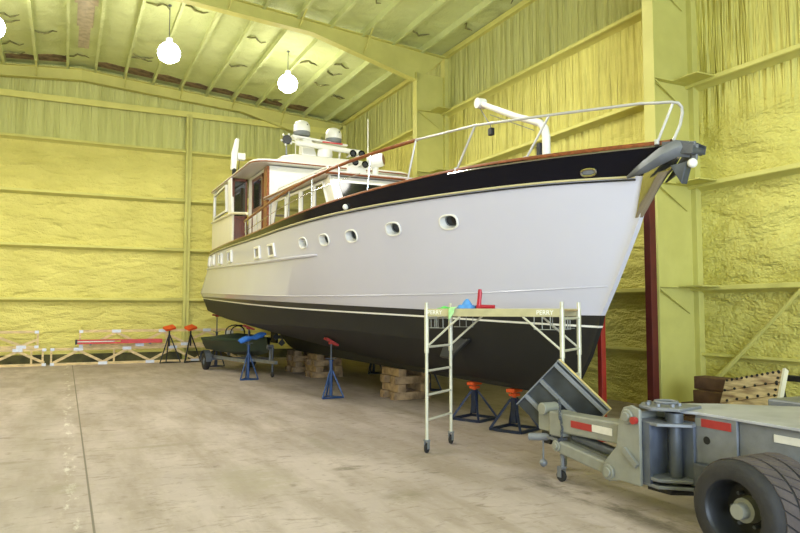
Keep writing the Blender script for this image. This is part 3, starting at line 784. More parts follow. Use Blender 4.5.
for x, y, z0, z1 in ((6.04, 14.0, 4.62, 6.15), (5.56, 17.9, 5.95, 6.5)):
    t = MB(); t.tube([(x, y, z0), (x, y, z0+.4), (x, y, z1)], [.014, .011, .006], 6); t.build('whip_aerial', M['gel'], yacht)

# ---- rails
def railx(Y, off=.03): return A-bs(Y)+off
ST = [(6.10, 5.93, 4.325), (5.60, 7.03, 4.365), (5.10, 8.03, 4.43), (4.73, 9.12, 4.43)]
wood_tab = [(9.12, 4.43), (11.1, 4.37), (13.3, 4.26), (16.9, 4.05)]
for s in (-1, 1):
    mx = (lambda x: x) if s < 0 else (lambda x: 2*A-x)
    pts = [(6.27, 5.62, 3.80), (6.33, 5.57, 3.98), (6.36, 5.56, 4.12), (6.35, 5.56, 4.19), (6.31, 5.57, 4.235), (6.25, 5.63, 4.255), (6.18, 5.74, 4.265), (6.08, 5.93, 4.295), (mx(5.6), 7.03, 4.38), (mx(5.1), 8.03, 4.43), (mx(4.73), 9.12, 4.43)]
    t = MB(); t.tube(pts, .018, 10)
    if s < 0: t.build('bow_rail', M['railwhite'], yacht)
    t = MB(); pts = []
    for k in range(24):
        Y = 9.12+(16.9-9.12)*k/23; pts.append((mx(railx(Y, .04)), Y, interp(wood_tab, Y)))
    t.tube(pts, .030, 8); t.build('hand_rail', M['varnish'], yacht)
    t = MB(); t.tube([(x, y, z-.27) for x, y, z in pts[4:]], .008, 6); t.build('lifeline', M['steel'], yacht)
    # stanchions, raked forward near the bow
    for (xt, yt, zt), (xb, yb) in (((6.28, 5.62, 4.245), (6.20, 5.80)), ((5.6, 7.03, 4.37), (5.45, 7.35)), ((5.1, 8.03, 4.43), (4.99, 8.37)), ((4.73, 9.12, 4.43), (4.68, 9.32))):
        if s > 0: continue
        t = MB(); zb = interp(T_SHEER, yb)
        t.tube([(mx(xt), yt, zt), (mx(xb), yb, zb)], .016, 8); t.cyl((mx(xb), yb, zb-.01), (mx(xb), yb, zb+.05), .028, 8); t.build('stanchion', M['railwhite'], yacht)
    for yt, yb in ((10.18, 10.3), (11.11, 11.16), (12.12, 12.19), (13.25, 13.4), (14.5, 14.6), (15.7, 15.75), (16.85, 16.85)):
        t = MB(); t.tube([(mx(railx(yt, .04)), yt, interp(wood_tab, yt)), (mx(railx(yb, .06)), yb, interp(T_SHEER, yb))], .014, 8); t.build('stanchion', M['steel'], yacht)
# deck davit: white bent tube with sheave and tackle
t = MB(); t.tube([(6.0, 7.6, 3.7), (6.0, 7.6, 4.28), (6.0, 7.63, 4.40), (6.0, 7.72, 4.49), (6.0, 7.9, 4.57), (6.0, 8.3, 4.74), (6.0, 9.2, 5.17)], [.06, .058, .056, .054, .052, .05, .045], 14); dv = t.build('davit', M['white'], yacht)
t = MB(); t.cyl((5.93, 9.28, 5.21), (6.07, 9.28, 5.21), .085, 18); t.build('sheave', M['white'], dv)
t = MB(); t.tube([(6.0, 9.3, 5.14), (6.0, 9.0, 4.78), (5.98, 8.95, 4.72)], .008, 6); t.tube([(6.0, 9.0, 4.95), (5.98, 7.85, 4.42)], .006, 6); t.build('tackle_line', M['galv'], dv)
t = MB(); t.box((5.95, 8.9, 4.60), (6.02, 9.0, 4.72)); t.box((5.93, 7.66, 4.0), (5.99, 7.74, 4.2)); t.build('tackle_block', M['black'], dv, bevel=.015)
# stem plate, roller and anchor on the bow
t = MB(); v = []
for z, yf, yb, wd in ((3.70, 5.52, 5.86, .07), (3.60, 5.55, 5.95, .072), (3.475, 5.66, 6.04, .075), (3.42, 5.74, 6.06, .075), (3.30, 5.86, 6.10, .07), (3.18, 5.96, 6.14, .062), (3.06, 6.06, 6.18, .052), (2.97, 6.14, 6.22, .045)):
    v.append([(A-wd, yb, z), (A-wd*.8, yf*.5+yb*.5, z), (A-wd*.3, yf+.02, z), (A, yf, z), (A+wd*.3, yf+.02, z), (A+wd*.8, yf*.5+yb*.5, z), (A+wd, yb, z)])
t.grid(v)
t.build('stem_plate', M['chrome'], yacht)
t = MB()
for sx in (-1, 1): t.prism([(A+sx*.09, 5.72, 3.80), (A+sx*.09, 5.40, 3.74), (A+sx*.09, 5.28, 3.67), (A+sx*.09, 5.30, 3.58), (A+sx*.09, 5.5, 3.62), (A+sx*.09, 5.72, 3.72)], (sx*.015, 0, 0))
t.cyl((A-.09, 5.34, 3.62), (A+.09, 5.34, 3.62), .045, 14); t.build('bow_roller', M['galv_dark'], yacht)
t = MB()
t.bar((A, 6.1, 3.83), (A, 5.34, 3.70), .035, .07)                                     # shank over the roller
t.bar((A, 5.34, 3.70), (A, 5.36, 3.52), .035, .07)
sk = t.build('anchor', M['galv'], yacht, smooth=False, bevel=.008)
for sx in (-1, 1):                                                                     # plough flukes folded round the stem
    t = MB(); 
    rows = [[(A+sx*.03, 5.40, 3.74), (A+sx*.02, 5.37, 3.66), (A+sx*.02, 5.40, 3.56)],
            [(A+sx*.13, 5.50, 3.765), (A+sx*.13, 5.46, 3.68), (A+sx*.10, 5.50, 3.58)],
            [(A+sx*.21, 5.66, 3.70), (A+sx*.22, 5.62, 3.62), (A+sx*.17, 5.66, 3.52)],
            [(A+sx*.28, 5.86, 3.57), (A+sx*.28, 5.84, 3.51), (A+sx*.23, 5.85, 3.45)],
            [(A+sx*.325, 6.06, 3.43), (A+sx*.32, 6.06, 3.42), (A+sx*.31, 6.06, 3.41)]]
    t.grid(rows); f = t.build('fluke', M['galv'], sk)
    so = f.modifiers.new('solid', 'SOLIDIFY'); so.thickness = .022; so.offset = 0
t = MB(); t.prism([(A-.05, 5.42, 3.52), (A-.1, 5.62, 3.50), (A-.06, 5.50, 3.27)], (.1, 0, 0)); t.build('fluke_tip', M['galv_dark'], sk, smooth=False, bevel=.01)
t = MB(); t.sphere((A-.02, 5.37, 3.49), .055, 16, 10); t.build('anchor_ball', M['white'], sk)

# ================================================================ SUPPORTS UNDER THE YACHT
def jack_stand(label, loc, htop, m_body, m_pad, rotz, padtilt, group, padax=(0, 1, 0)):
    r = thing('jack_stand', label, 'jack stand', loc, rotz, group, local=True)
    hp = htop*.66
    leg = [(.27*math.cos(a), .27*math.sin(a)) for a in (PI/2, PI/2+2*PI/3, PI/2+4*PI/3)]
    for x, y in leg:
        t = MB(); t.tube([(x, y, .02), (x*.12, y*.12, hp*.72)], .019, 8); t.build('leg', m_body, r)
    t = MB()
    for (x0, y0), (x1, y1) in zip(leg, leg[1:]+leg[:1]): t.tube([(x0, y0, .02), (x1, y1, .02)], .017, 8)
    t.build('base_frame', m_body, r)
    t = MB(); t.cyl((0, 0, .05), (0, 0, hp), .036, 14); t.cyl((0, 0, hp-.03), (0, 0, hp), .05, 12); t.build('post', m_body, r)
    t = MB(); t.cyl((0, 0, hp), (0, 0, htop-.05), .017, 10); t.bar((-.12, 0, hp+.03), (.12, 0, hp+.03), .018, .018); t.build('screw', M['galv_dark'], r)
    t = MB(); R = Matrix.Rotation(padtilt, 4, Vector(padax)); t.obox((0, 0, htop-.03), (.3, .22, .045), R); t.obox((0, 0, htop-.055), (.1, .1, .05)); t.build('pad', m_pad, r, smooth=False, bevel=.012)
    return r
GS = 'poppet stands propping the yacht'
def hz(Y, b_):
    """underside height of the hull at half breadth b_"""
    zs = [(line_b(j, Y), interp(l[3], Y)) for j, l in enumerate(LINES)][5:]
    zs = sorted(zs)
    for (ba, za), (bb, zb) in zip(zs[:-1], zs[1:]):
        if ba <= b_ <= bb: return za+(zb-za)*(b_-ba)/(bb-ba)
    return zs[-1][1]
def stand_at(label, x, y, mb, mp, tilt, rz=0.):
    jack_stand(label, (x, y, 0), hz(y, abs(A-x))-.035, mb, mp, rz, tilt, GS)
stand_at('blue jack stand with a faded red pad, nearest the scaffold along the hull', 5.06, 13.65, M['blue'], M['padred'], math.radians(30))
stand_at('blue jack stand with a blue cloth hung on it, beside the green dinghy', 4.40, 18.15, M['blue'], M['padred'], math.radians(22))
stand_at('blue jack stand under the stern corner, behind the green dinghy', 4.50, 22.9, M['navyblue'], M['padred'], math.radians(8))
stand_at('dark blue jack stand beyond the keel, behind the crib closest to the scaffold', 7.55, 13.9, M['navyblue'], M['padred'], math.radians(-30))
stand_at('dark blue jack stand beyond the keel, deep in shade near the stern', 8.1, 18.3, M['navyblue'], M['padred'], math.radians(-22))
# blue cloth slung over the second stand
t = MB(); rows = []
for i in range(9):
    u = -1+i/4
    row = []
    for j in range(7):
        v = -1+j/3
        row.append((4.46+.36*u+.02*math.sin(7*v), 17.99+.09*v, 1.16+.09*u-.05*v*v-.04*math.cos(6*u+2*v)-.035*abs(v)))
    rows.append(row)
t.grid(rows); cl = t.build('cloth', M['bluecloth']); tag(cl, 'bright blue cloth slung over the jack stand beside the green dinghy', 'cloth')
so = cl.modifiers.new('solid', 'SOLIDIFY'); so.thickness = .07; so.offset = 0
cl.modifiers.new('sub', 'SUBSURF').levels = 1; cl.modifiers['sub'].render_levels = 1

# pyramid keel stands under the forefoot
def keel_stand(label, x, y, rz):
    r = thing('keel_stand', label, 'boat stand', (x, y, 0), rz, 'keel stands below the bow', local=True)
    H = .60; a = .27; cs = [(-a, -a), (a, -a), (a, a), (-a, a)]
    t = MB()
    for (x0, y0), (x1, y1) in zip(cs, cs[1:]+cs[:1]): t.bar((x0, y0, .02), (x1, y1, .02), .04, .04)
    t.build('base_frame', M['navyblue'], r, smooth=False)
    for x0, y0 in cs:
        t = MB(); t.bar((x0, y0, .03), (x0*.16, y0*.16, H*.74), .032, .032); t.build('leg', M['navyblue'], r, smooth=False)
    t = MB(); t.box((-.045, -.045, .1), (.045, .045, H*.78)); t.build('post', M['navyblue'], r, smooth=False, bevel=.006)
    t = MB(); t.cyl((0, 0, H*.78), (0, 0, H-.05), .03, 10); t.box((-.07, -.06, H-.11), (.07, .06, H-.075)); t.build('screw', M['orange'], r, smooth=False)
    t = MB(); t.box((-.13, -.07, H-.055), (.13, .07, H-.0)); t.build('pad', M['orange'], r, smooth=False, bevel=.01)
    return r
keel_stand('dark blue pyramid stand with an orange head, the one farther from the tilted panel', 6.27, 9.95, math.radians(22)).scale.z = 1.06
keel_stand('dark blue pyramid stand with an orange head, the one beside the tilted panel', 6.27, 8.8, math.radians(22)).scale.z = 1.06

# black tripod stands by the trusses
for i, (x, lab) in enumerate(((3.30, 'black tripod stand with an orange head by the trusses, left of the pair'), (4.02, 'black tripod stand with an orange head, right of the pair, nearer the dinghy'))):
    r = thing('tripod_stand', lab, 'jack stand', (x, 25.1, 0), .25+i*.3, 'black and orange tripod stands at the far wall', local=True)
    H = 1.16
    leg = [(.42*math.cos(a), .42*math.sin(a)*.6) for a in (PI/2, PI/2+2*PI/3, PI/2+4*PI/3)]
    for lx, ly in leg:
        t = MB(); t.tube([(lx, ly, .02), (0, 0, H*.88)], .022, 8); t.build('leg', M['black'], r)
    t = MB()
    for (x0, y0), (x1, y1) in zip(leg, leg[1:]+leg[:1]): t.tube([(x0, y0, .025), (x1, y1, .025)], .018, 6)
    t.build('base_frame', M['black'], r)
    t = MB(); t.cyl((0, 0, H*.5), (0, 0, H), .03, 10); t.build('post', M['black'], r)
    t = MB(); t.obox((0, 0, H+.06), (.36, .28, .09), Euler((.35, -.22, 0)).to_matrix()); t.build('head', M['orange'], r, smooth=False, bevel=.015)

# timber cribs under the keel
def crib(y0, names, where, hgt):
    n = 4; th = hgt/n
    random.seed(int(y0*10))
    for L_ in range(n):
        for k in range(2):
            ln = .84+random.uniform(-.06, .06); wd = .2+random.uniform(-.02, .03)
            jit = random.uniform(-.03, .03)
            t = MB(); c = MB()
            if L_ % 2 == 0:    # lies across the keel
                yy = y0+.14+k*.5+jit
                t.box((6.5-ln/2, yy-wd/2, L_*th+.0008), (6.5+ln/2, yy+wd/2, (L_+1)*th-.0008)); pos = ('bow-side', 'stern-side')[k]
            else:
                xx = 6.5+(-.27, .27)[k]+jit
                t.box((xx-wd/2, y0+.39-ln/2, L_*th+.0008), (xx+wd/2, y0+.39+ln/2, (L_+1)*th-.0008)); pos = ('near-side', 'wall-side')[k]
            o = t.build('timber_block', M['timber'], smooth=False, bevel=.012)
            tag(o, '%s-layer rough timber of the keel crib %s, %s piece' % (('bottom', 'second', 'third', 'top')[L_], where, pos), 'timber block', 'timber blocks stacked under the keel')
crib(12.66, None, 'closest to the scaffold', .642)
crib(17.75, None, 'behind the jack stands', .642)
crib(19.6, None, 'farthest aft', .642)

# ---- red posts near the bow
def post(name, label, x, y, z1, w, m, foot=.16):
    r = thing(name, label, 'post', (x, y, 0))
    t = MB(); hw = w/2
    t.box((x-hw, y-hw, .012), (x+hw, y+hw, z1)); t.build('shaft', m, r, smooth=False, bevel=.006)
    t = MB(); t.box((x-foot, y-foot, 0), (x+foot, y+foot, .014)); t.build('base_plate', m, r, smooth=False)
    t = MB(); t.box((x-hw-.03, y-hw-.03, z1), (x+hw+.03, y+hw+.03, z1+.012)); t.build('top_plate', m, r, smooth=False)
    return r
post('steel_post', 'tall dark red steel post standing before the wall column, behind the bow', 8.35, 8.0, 3.95, .13, M['oxide'])
post('steel_post', 'bright red steel post propped under the stem of the yacht', 6.96, 7.62, 1.98, .085, M['red'])

# ================================================================ SCAFFOLD
r = thing('rolling_scaffold', 'pale steel rolling scaffold with a beige platform, standing beside the bow', 'scaffold', (4.95, 7.23, 0))
sA, sB = Vector((4.25, 7.90, 0)), Vector((4.842, 8.295, 0))
e1 = (sB-sA).normalized(); e2 = Vector((e1.y, -e1.x, 0)); wdt = (sB-sA).length; LEN = 1.80
c4 = [sA, sB, sB+e2*LEN, sA+e2*LEN]
zz = Vector((0, 0, 1)); SH = 1.86
for p in c4:
    t = MB(); t.cyl(p+zz*.17, p+zz*(SH+.08), .022, 12); t.cyl(p+zz*1.28, p+zz*(SH-.0), .03, 12); lg = t.build('upright', M['scaff'], r)
    t = MB(); t.lathe([(0, -.017), (.05, -.017), (.062, -.01), (.062, .01), (.05, .017), (0, .017)], p+zz*.063, e2, 18); cs = t.build('caster', M['rubber'], r)
    t = MB(); t.prism([p+e2*.028+e1*.03+zz*.05, p+e2*.028-e1*.03+zz*.05, p+e2*.028-e1*.03+zz*.16, p+e2*.028+e1*.03+zz*.16], e2*-.006); t.prism([p-e2*.022+e1*.03+zz*.05, p-e2*.022-e1*.03+zz*.05, p-e2*.022-e1*.03+zz*.16, p-e2*.022+e1*.03+zz*.16], e2*-.006); t.obox(p+zz*.16, (.07, .06, .02)); t.build('caster_fork', M['grey'], cs, smooth=False)
for pa, pb in ((c4[0], c4[1]), (c4[3], c4[2])):
    for z in (.42, .74, 1.05, 1.36, SH-.12):
        t = MB(); t.cyl(pa+zz*z, pb+zz*z, .016, 10); t.build('rung', M['scaff'], r)
    t = MB()
    for u in (.18, .32, .46): t.cyl(pa+e1*(wdt*u)+zz*(SH-.12), pa+e1*(wdt*u)+zz*(SH-.25), .0055, 6)
    t.cyl(pa+e1*(wdt*.1)+zz*(SH-.25), pa+e1*(wdt*.5)+zz*(SH-.25), .0055, 6); t.build('latch_frame', M['tongue_grey'], r)
for pa, pb in ((c4[0], c4[3]), (c4[1], c4[2])):
    d2 = (pb-pa).normalized()
    t = MB(); t.bar(pa+zz*(SH-.05), pb+zz*(SH-.05), .035, .10); sr = t.build('side_rail', M['scaffrail'], r, smooth=False, bevel=.006)
    for p, s_ in ((pa, 1), (pb, -1)):
        t = MB(); t.cyl(p+zz*1.36, p+d2*(s_*.48)+zz*(SH-.1), .014, 8); t.build('knee_brace', M['scaff'], r)
        t = MB()
        for u in (.14, .24, .34): t.cyl(p+d2*(s_*u)+zz*(SH-.1), p+d2*(s_*u)+zz*(SH-.25), .0055, 6)
        t.cyl(p+d2*(s_*.05)+zz*(SH-.25), p+d2*(s_*.34)+zz*(SH-.25), .0055, 6); t.build('latch_frame', M['tongue_grey'], r)
pl = [p+zz*(SH-.03) for p in (c4[0]+e1*.02, c4[1]-e1*.02, c4[2]-e1*.02, c4[3]+e1*.02)]
t = MB(); t.prism(pl, zz*.018); t.build('platform', M['plywood'], r, smooth=False)
def text_mesh(body, size, name, m, parent, pos, xdir, ydir):
    cu = bpy.data.curves.new(name, 'FONT'); cu.body = body; cu.size = size; cu.align_x = 'CENTER'; cu.align_y = 'CENTER'; cu.extrude = .001
    o = bpy.data.objects.new(name, cu); C.objects.link(o)
    me = bpy.data.meshes.new_from_object(o); bpy.data.objects.remove(o); bpy.data.curves.remove(cu)
    x = Vector(xdir).normalized(); y = Vector(ydir).normalized(); z = x.cross(y)
    R = Matrix((x, y, z)).transposed().to_4x4(); R.translation = Vector(pos)-ORG.get(parent.name, Vector())
    me.transform(R); me.materials.append(m)
    q = bpy.data.objects.new(name, me); C.objects.link(q); q.parent = parent; return q
fx = e2                                         # long side seen from the open floor
nrm = -e1
for u, wd_ in ((.13, .17), (LEN-.2, .17), (.62, .05)):
    p = c4[0]+e2*u+zz*(SH-.05)-e1*.0185
    t = MB(); R = Matrix((e2, zz, e2.cross(zz))).transposed(); t.obox(p, (wd_, .06, .002), R); s_ = t.build('sticker', M['scaffrail'], r, smooth=False)
    if wd_ > .1: text_mesh('PERRY', .075, 'lettering', M['white'], s_, p-e1*.002, e2, (0, 0, 1))
# things on the platform
base = c4[0]+e2*.40+e1*.17+zz*(SH-.008)
def rag(name, label, c, dx, dy, lx, ly, hgt, m, drop=0, seed=1):
    random.seed(seed); t = MB(); rows = []; n = 9; ph_ = random.uniform(0, 6)
    for i in range(n):
        u = -1+2*i/(n-1); row = []
        for j in range(n):
            v = -1+2*j/(n-1); e = max(0, 1-u*u)*max(0, 1-v*v)
            q = c+dx*(lx*u*(1+.12*math.sin(3*v+ph_)))+dy*(ly*v*(1+.15*math.cos(3*u+ph_)))+zz*(.006+hgt*e*(.65+.35*math.sin(5*u+4*v+ph_)))
            row.append(q)
        rows.append(row)
    t.grid(rows); o = t.build(name, m); so = o.modifiers.new('solid', 'SOLIDIFY'); so.thickness = .008; so.offset = 1
    sb = o.modifiers.new('sub', 'SUBSURF'); sb.levels = 1; sb.render_levels = 1
    return tag(o, label, 'cloth')
rag('rag', 'crumpled light blue rag on the scaffold platform beside the red tool', base+e2*.085+e1*.03, e2, e1, .12, .10, .15, M['skycloth'], seed=4)
rag('glove', 'bright green glove lying at the left end of the rags on the scaffold', base-e2*.22+e1*.03, e2, e1, .10, .05, .035, M['greencloth'], seed=9)
t = MB(); rows = []
for i in range(6):
    u = i/5; row = []
    for j in range(6):
        v = j/5
        q = c4[0]+e2*(.345+.10*v-.03*u*v)+zz*(SH+.016-(.0 if u < .3 else (u-.3)*.22*(1.1-.6*v)))-e1*(-.05+.26*min(u, .38)+.004*math.sin(9*v))
        row.append(q)
    rows.append(row)
t.grid(rows); o = t.build('rag', M['limecloth']); so = o.modifiers.new('solid', 'SOLIDIFY'); so.thickness = .006; so.offset = 1
tag(o, 'pale lime rag hanging over the edge of the scaffold rail', 'cloth')
tl = thing('hand_tool', 'crimson hand tool standing upright on the scaffold platform beside the blue rag', 'tool', base+e2*.27)
p = base+e2*.265+zz*.006
t = MB(); t.tube([p+zz*.025, p+e2*.12+zz*.025, p+e2*.22+zz*.025], [.03, .026, .024], 10); t.build('body', M['toolred'], tl)
t = MB(); t.tube([p+zz*.005, p+e2*.012+zz*.12, p+e2*.02+zz*.2, p+e2*.02+zz*.25], [.034, .028, .03, .022], 10); t.build('handle', M['toolred'], tl)
t = MB(); t.cyl(p-e2*.04+zz*.024, p-e2*.0+zz*.024, .022, 10); t.build('nozzle', M['navyblue'], tl)

# ================================================================ BOAT TRAILER
tr = thing('boat_trailer', 'grey steel boat-hauling trailer with a wide tyre and red and white reflectors', 'trailer', (5.6, 3.6, 0))
# deck plate
DZt = .935
outl = [(5.08, 2.0), (5.08, 4.36), (4.98, 4.62), (4.88, 4.74), (4.98, 4.90), (5.2, 4.98), (5.72, 4.68), (6.25, 4.18), (6.7, 3.4), (6.7, 2.0)]
t = MB(); t.prism([(x, y, DZt-.025) for x, y in outl], (0, 0, .025)); t.build('deck_plate', M['deckplate'], tr, smooth=False, bevel=.005)
# nose plate doubled over the swivel with bolt heads
t = MB(); t.prism([(4.92, 4.42, DZt), (4.78, 4.62, DZt), (4.80, 4.78, DZt), (4.98, 4.92, DZt), (5.22, 4.90, DZt), (5.3, 4.5, DZt)], (0, 0, .03)); np_ = t.build('nose_plate', M['galv'], tr, smooth=False, bevel=.008)
for k in range(7):
    a = k*.9; t = MB(); t.cyl((5.0+.14*math.cos(a), 4.68+.14*math.sin(a), DZt+.03), (5.0+.14*math.cos(a), 4.68+.14*math.sin(a), DZt+.055), .022, 6); t.build('bolt_head', M['galv'], np_)
t = MB(); t.tube([(5.02+.1*math.cos(k*PI/6), 4.66+.1*math.sin(k*PI/6), DZt+.06) for k in range(12)], .014, 6, True); t.build('lifting_ring', M['galv'], np_)
# side plates and frame
t = MB(); t.box((5.09, 3.98, .40), (5.12, 4.40, DZt-.02)); t.box((5.12, 2.0, .46), (5.15, 3.98, DZt-.03)); t.build('side_plate', M['galv'], tr, smooth=False, bevel=.006)
t = MB(); t.cyl((5.086, 4.28, .70), (5.095, 4.28, .70), .035, 14); t.build('hole', M['black'], tr)
t = MB(); t.box((5.0, 4.0, .30), (5.5, 4.36, .50)); t.build('frame_box', M['galv_dark'], tr, smooth=False, bevel=.006)
t = MB(); t.box((5.15, 2.0, .40), (6.6, 4.3, .60)); t.build('chassis', M['galv_dark'], tr, smooth=False, bevel=.01)
t = MB(); t.prism([(5.5, 4.5, .4), (5.74, 4.64, .4), (6.24, 4.16, .4), (6.1, 4.0, .4)], (0, 0, DZt-.43)); t.build('side_plate', M['galv'], tr, smooth=False)
t = MB(); t.box((6.55, 2.0, .35), (7.4, 4.75, .93)); t.build('side_arm', M['galv'], tr, smooth=False, bevel=.02)
# reflectors
for y0, y1, z, m in ((4.03, 4.33, .848, 'reflred'), (4.33, 4.395, .848, 'tongue_grey')):
    t = MB(); t.box((5.082, y0, z-.035), (5.089, y1, z+.035)); t.build('reflector', M[m], tr, smooth=False)
t = MB(); t.box((5.112, 3.05, .79), (5.119, 3.66, .85)); t.build('reflector', M['reflwhite'], tr, smooth=False)
# wheel: dished rim, hub, broad tyre with slanted ribs
WY, WR, WX0, WX1 = 3.5, .37, 4.40, 5.0
t = MB(); prof = [(.235, 0), (.245, -.005), (.33, .0), (.355, .02), (WR, .06), (WR, .54), (.35, .585), (.30, .60), (.235, .60)]
t.lathe(prof, (WX0, WY, WR), (1, 0, 0), 56); ty = t.build('tyre', M['rubber'], tr, ang=50)
t = MB(); nr = 26
for k in range(nr):
    a0 = 2*PI*k/nr
    for lane, (h0, h1, tw) in enumerate(((.07, .21, .22), (.235, .37, .22), (.395, .53, .22))):
        vs = []
        for (hh, da) in ((h0, 0), (h1, tw), (h1, tw+.205), (h0, .205)):
            a = a0+da+lane*.08; vs.append((WX0+hh, WY+(WR+.004)*math.cos(a), WR+(WR+.004)*math.sin(a)))
        n_ = Vector((0, math.cos(a0+.15), math.sin(a0+.15)))
        t.prism(vs, n_*.007)
t.build('tread', M['tyre'], ty, smooth=False)
t = MB(); t.lathe([(.238, .005), (.228, .02), (.222, .03), (.215, .10), (.205, .18), (.19, .2), (0, .21)], (WX0, WY, WR), (1, 0, 0), 40); wh = t.build('rim', M['black'], tr)
t = MB(); t.lathe([(0, .05), (.055, .05), (.06, .06), (.06, .12), (.09, .125), (.09, .17), (.1, .2)], (WX0, WY, WR), (1, 0, 0), 24); t.build('hub', M['tongue_grey'], wh)
for k in range(6):
    a = k*PI/3; t = MB(); t.cyl((WX0+.15, WY+.125*math.cos(a), WR+.125*math.sin(a)), (WX0+.21, WY+.125*math.cos(a), WR+.125*math.sin(a)), .014, 6); t.build('wheel_nut', M['galv_dark'], wh)
t = MB(); t.cyl((4.6, WY, WR), (6.9, WY, WR), .06, 14); t.build('axle', M['galv_dark'], tr)
# swivel: two lugs, vertical post, inner plates
sx_, sy_ = 4.98, 4.53
t = MB(); t.cyl((sx_, sy_, .27), (sx_, sy_, DZt-.02), .055, 20); t.cyl((sx_, sy_, .80), (sx_, sy_, DZt-.02), .075, 20); t.build('swivel_post', M['galv_dark'], tr)
for z in (.31, .25, .80):
    t = MB(); t.prism([(4.80, 4.90, z), (4.78, 4.55, z), (5.0, 4.36, z), (5.12, 4.4, z), (5.12, 4.9, z)], (0, 0, .03)); t.build('swivel_lug', M['galv'], tr, smooth=False, bevel=.006)
t = MB(); t.box((5.06, 4.40, .28), (5.10, 4.92, .84)); t.box((4.80, 4.70, .28), (5.06, 4.73, .82)); t.box((4.78, 4.64, .28), (4.81, 4.73, .82)); t.build('swivel_housing', M['galv_blue'], tr, smooth=False)
t = MB(); t.box((5.068, 4.402, .34), (5.095, 4.412, .84)); t.build('guide_strip', M['cream'], tr, smooth=False)
t = MB(); t.prism([(5.05, 4.40, .2), (4.88, 4.5, .2), (4.86, 4.75, .2), (5.1, 4.8, .2)], (0, 0, .035)); t.build('skid_plate', M['black'], tr, smooth=False)
# cheek plates carrying the two tongue links
for x in (4.74, 5.06):
    t = MB(); P = [(x, 4.72, .93), (x, 4.82, .96), (x, 4.92, .93), (x, 4.98, .80), (x, 5.02, .55), (x, 5.20, .36), (x, 5.22, .26), (x, 5.12, .20), (x, 4.98, .24), (x, 4.72, .24)]
    t.prism(P, (.035, 0, 0)); t.build('cheek_plate', M['tongue_grey'], tr, smooth=False, bevel=.008)
for y, z, rr in ((4.86, .85, .07), (5.12, .29, .075)):
    t = MB(); t.cyl((4.70, y, z), (5.13, y, z), rr*.62, 20); t.cyl((4.715, y, z), (4.74, y, z), rr, 24); t.build('pivot_pin', M['tongue_grey'], tr, bevel=.006)
t = MB(); t.cyl((4.695, 4.76, .83), (4.735, 4.76, .83), .034, 18); t.build('red_lamp', M['reflred'], tr)
t = MB(); t.bar((4.72, 4.9, .55), (4.72, 4.74, .42), .03, .05); t.build('lever', M['tongue_grey'], tr, smooth=False)
# upper link beam with tape
t = MB(); t.bar((4.91, 6.00, .63), (4.91, 4.95, .66), .2, .21); ub = t.build('upper_beam', M['tongue_grey'], tr, smooth=False, bevel=.02)
t = MB(); t.box((4.802, 5.42, .615), (4.809, 5.74, .685)); t.build('reflector', M['reflred'], ub, smooth=False)
t = MB(); t.box((4.802, 5.14, .620), (4.809, 5.42, .69)); t.build('reflector', M['reflwhite'], ub, smooth=False)
# lower hydraulic links
for x in (4.83, 4.99):
    t = MB(); t.bar((x, 5.92, .38), (x, 5.12, .29), .11, .13); t.build('lower_link', M['tongue_grey'], tr, smooth=False, bevel=.02)
t = MB(); t.cyl((4.91, 5.8, .50), (4.91, 5.0, .42), .05, 14); t.build('hydraulic_ram', M['galv_dark'], tr)
t = MB(); t.cyl((4.74, 5.94, .39), (5.08, 5.94, .39), .035, 16); t.cyl((4.755, 5.94, .39), (4.775, 5.94, .39), .06, 20); t.build('pivot_pin', M['tongue_grey'], tr, bevel=.005)
# tongue head with hitch tube
t = MB(); t.box((4.80, 5.90, .48), (5.02, 6.10, .74)); t.box((4.84, 6.08, .50), (4.98, 6.34, .70)); t.build('tongue_head', M['tongue_grey'], tr, smooth=False, bevel=.015)
t = MB(); t.cyl((4.81, 6.24, .74), (5.01, 6.24, .74), .07, 20); t.build('eye_boss', M['tongue_grey'], tr, bevel=.008)
t = MB(); t.box((4.86, 6.16, .36), (4.96, 6.3, .5)); t.build('coupler', M['black'], tr, smooth=False)
t = MB(); t.cyl((4.74, 6.38, .42), (4.95, 6.12, .44), .042, 14); t.box((4.84, 6.0, .42), (4.97, 6.25, .45)); t.build('hitch_handle', M['galv'], tr)
t = MB(); t.cyl((4.85, 6.27, .42), (4.85, 6.27, .16), .01, 8); t.sphere((4.85, 6.27, .14), .045, 14, 10); t.build('ball_weight', M['galv'], tr)
t = MB(); t.lathe([(0, -.018), (.05, -.018), (.06, -.01), (.06, .01), (.05, .018), (0, .018)], (4.85, 5.96, .061), (1, .25, 0), 20); cw = t.build('caster', M['rubber'], tr)
t = MB(); t.cyl((4.85, 5.94, .34), (4.85, 5.94, .15), .022, 10); t.box((4.815, 5.93, .05), (4.823, 5.99, .16)); t.box((4.877, 5.93, .05), (4.885, 5.99, .16)); t.box((4.815, 5.91, .15), (4.885, 5.99, .165)); t.build('caster_fork', M['galv'], cw, smooth=False)
# safety chain
t = MB(); pts = [(4.80+.01*math.sin(k), 5.93-.005*k, .88-.035*k) for k in range(13)]
for k in range(12):
    a, bb = Vector(pts[k]), Vector(pts[k+1]); mid = (a+bb)/2; dn = (bb-a).normalized(); sd = Vector((1, 0, 0)) if k % 2 else Vector((0, 1, 0))
    t.tube([mid+dn*(.027*math.cos(q*PI/4))+sd*(.013*math.sin(q*PI/4)) for q in range(8)], .006, 5, True)
t.build('chain', M['galv_dark'], tr)

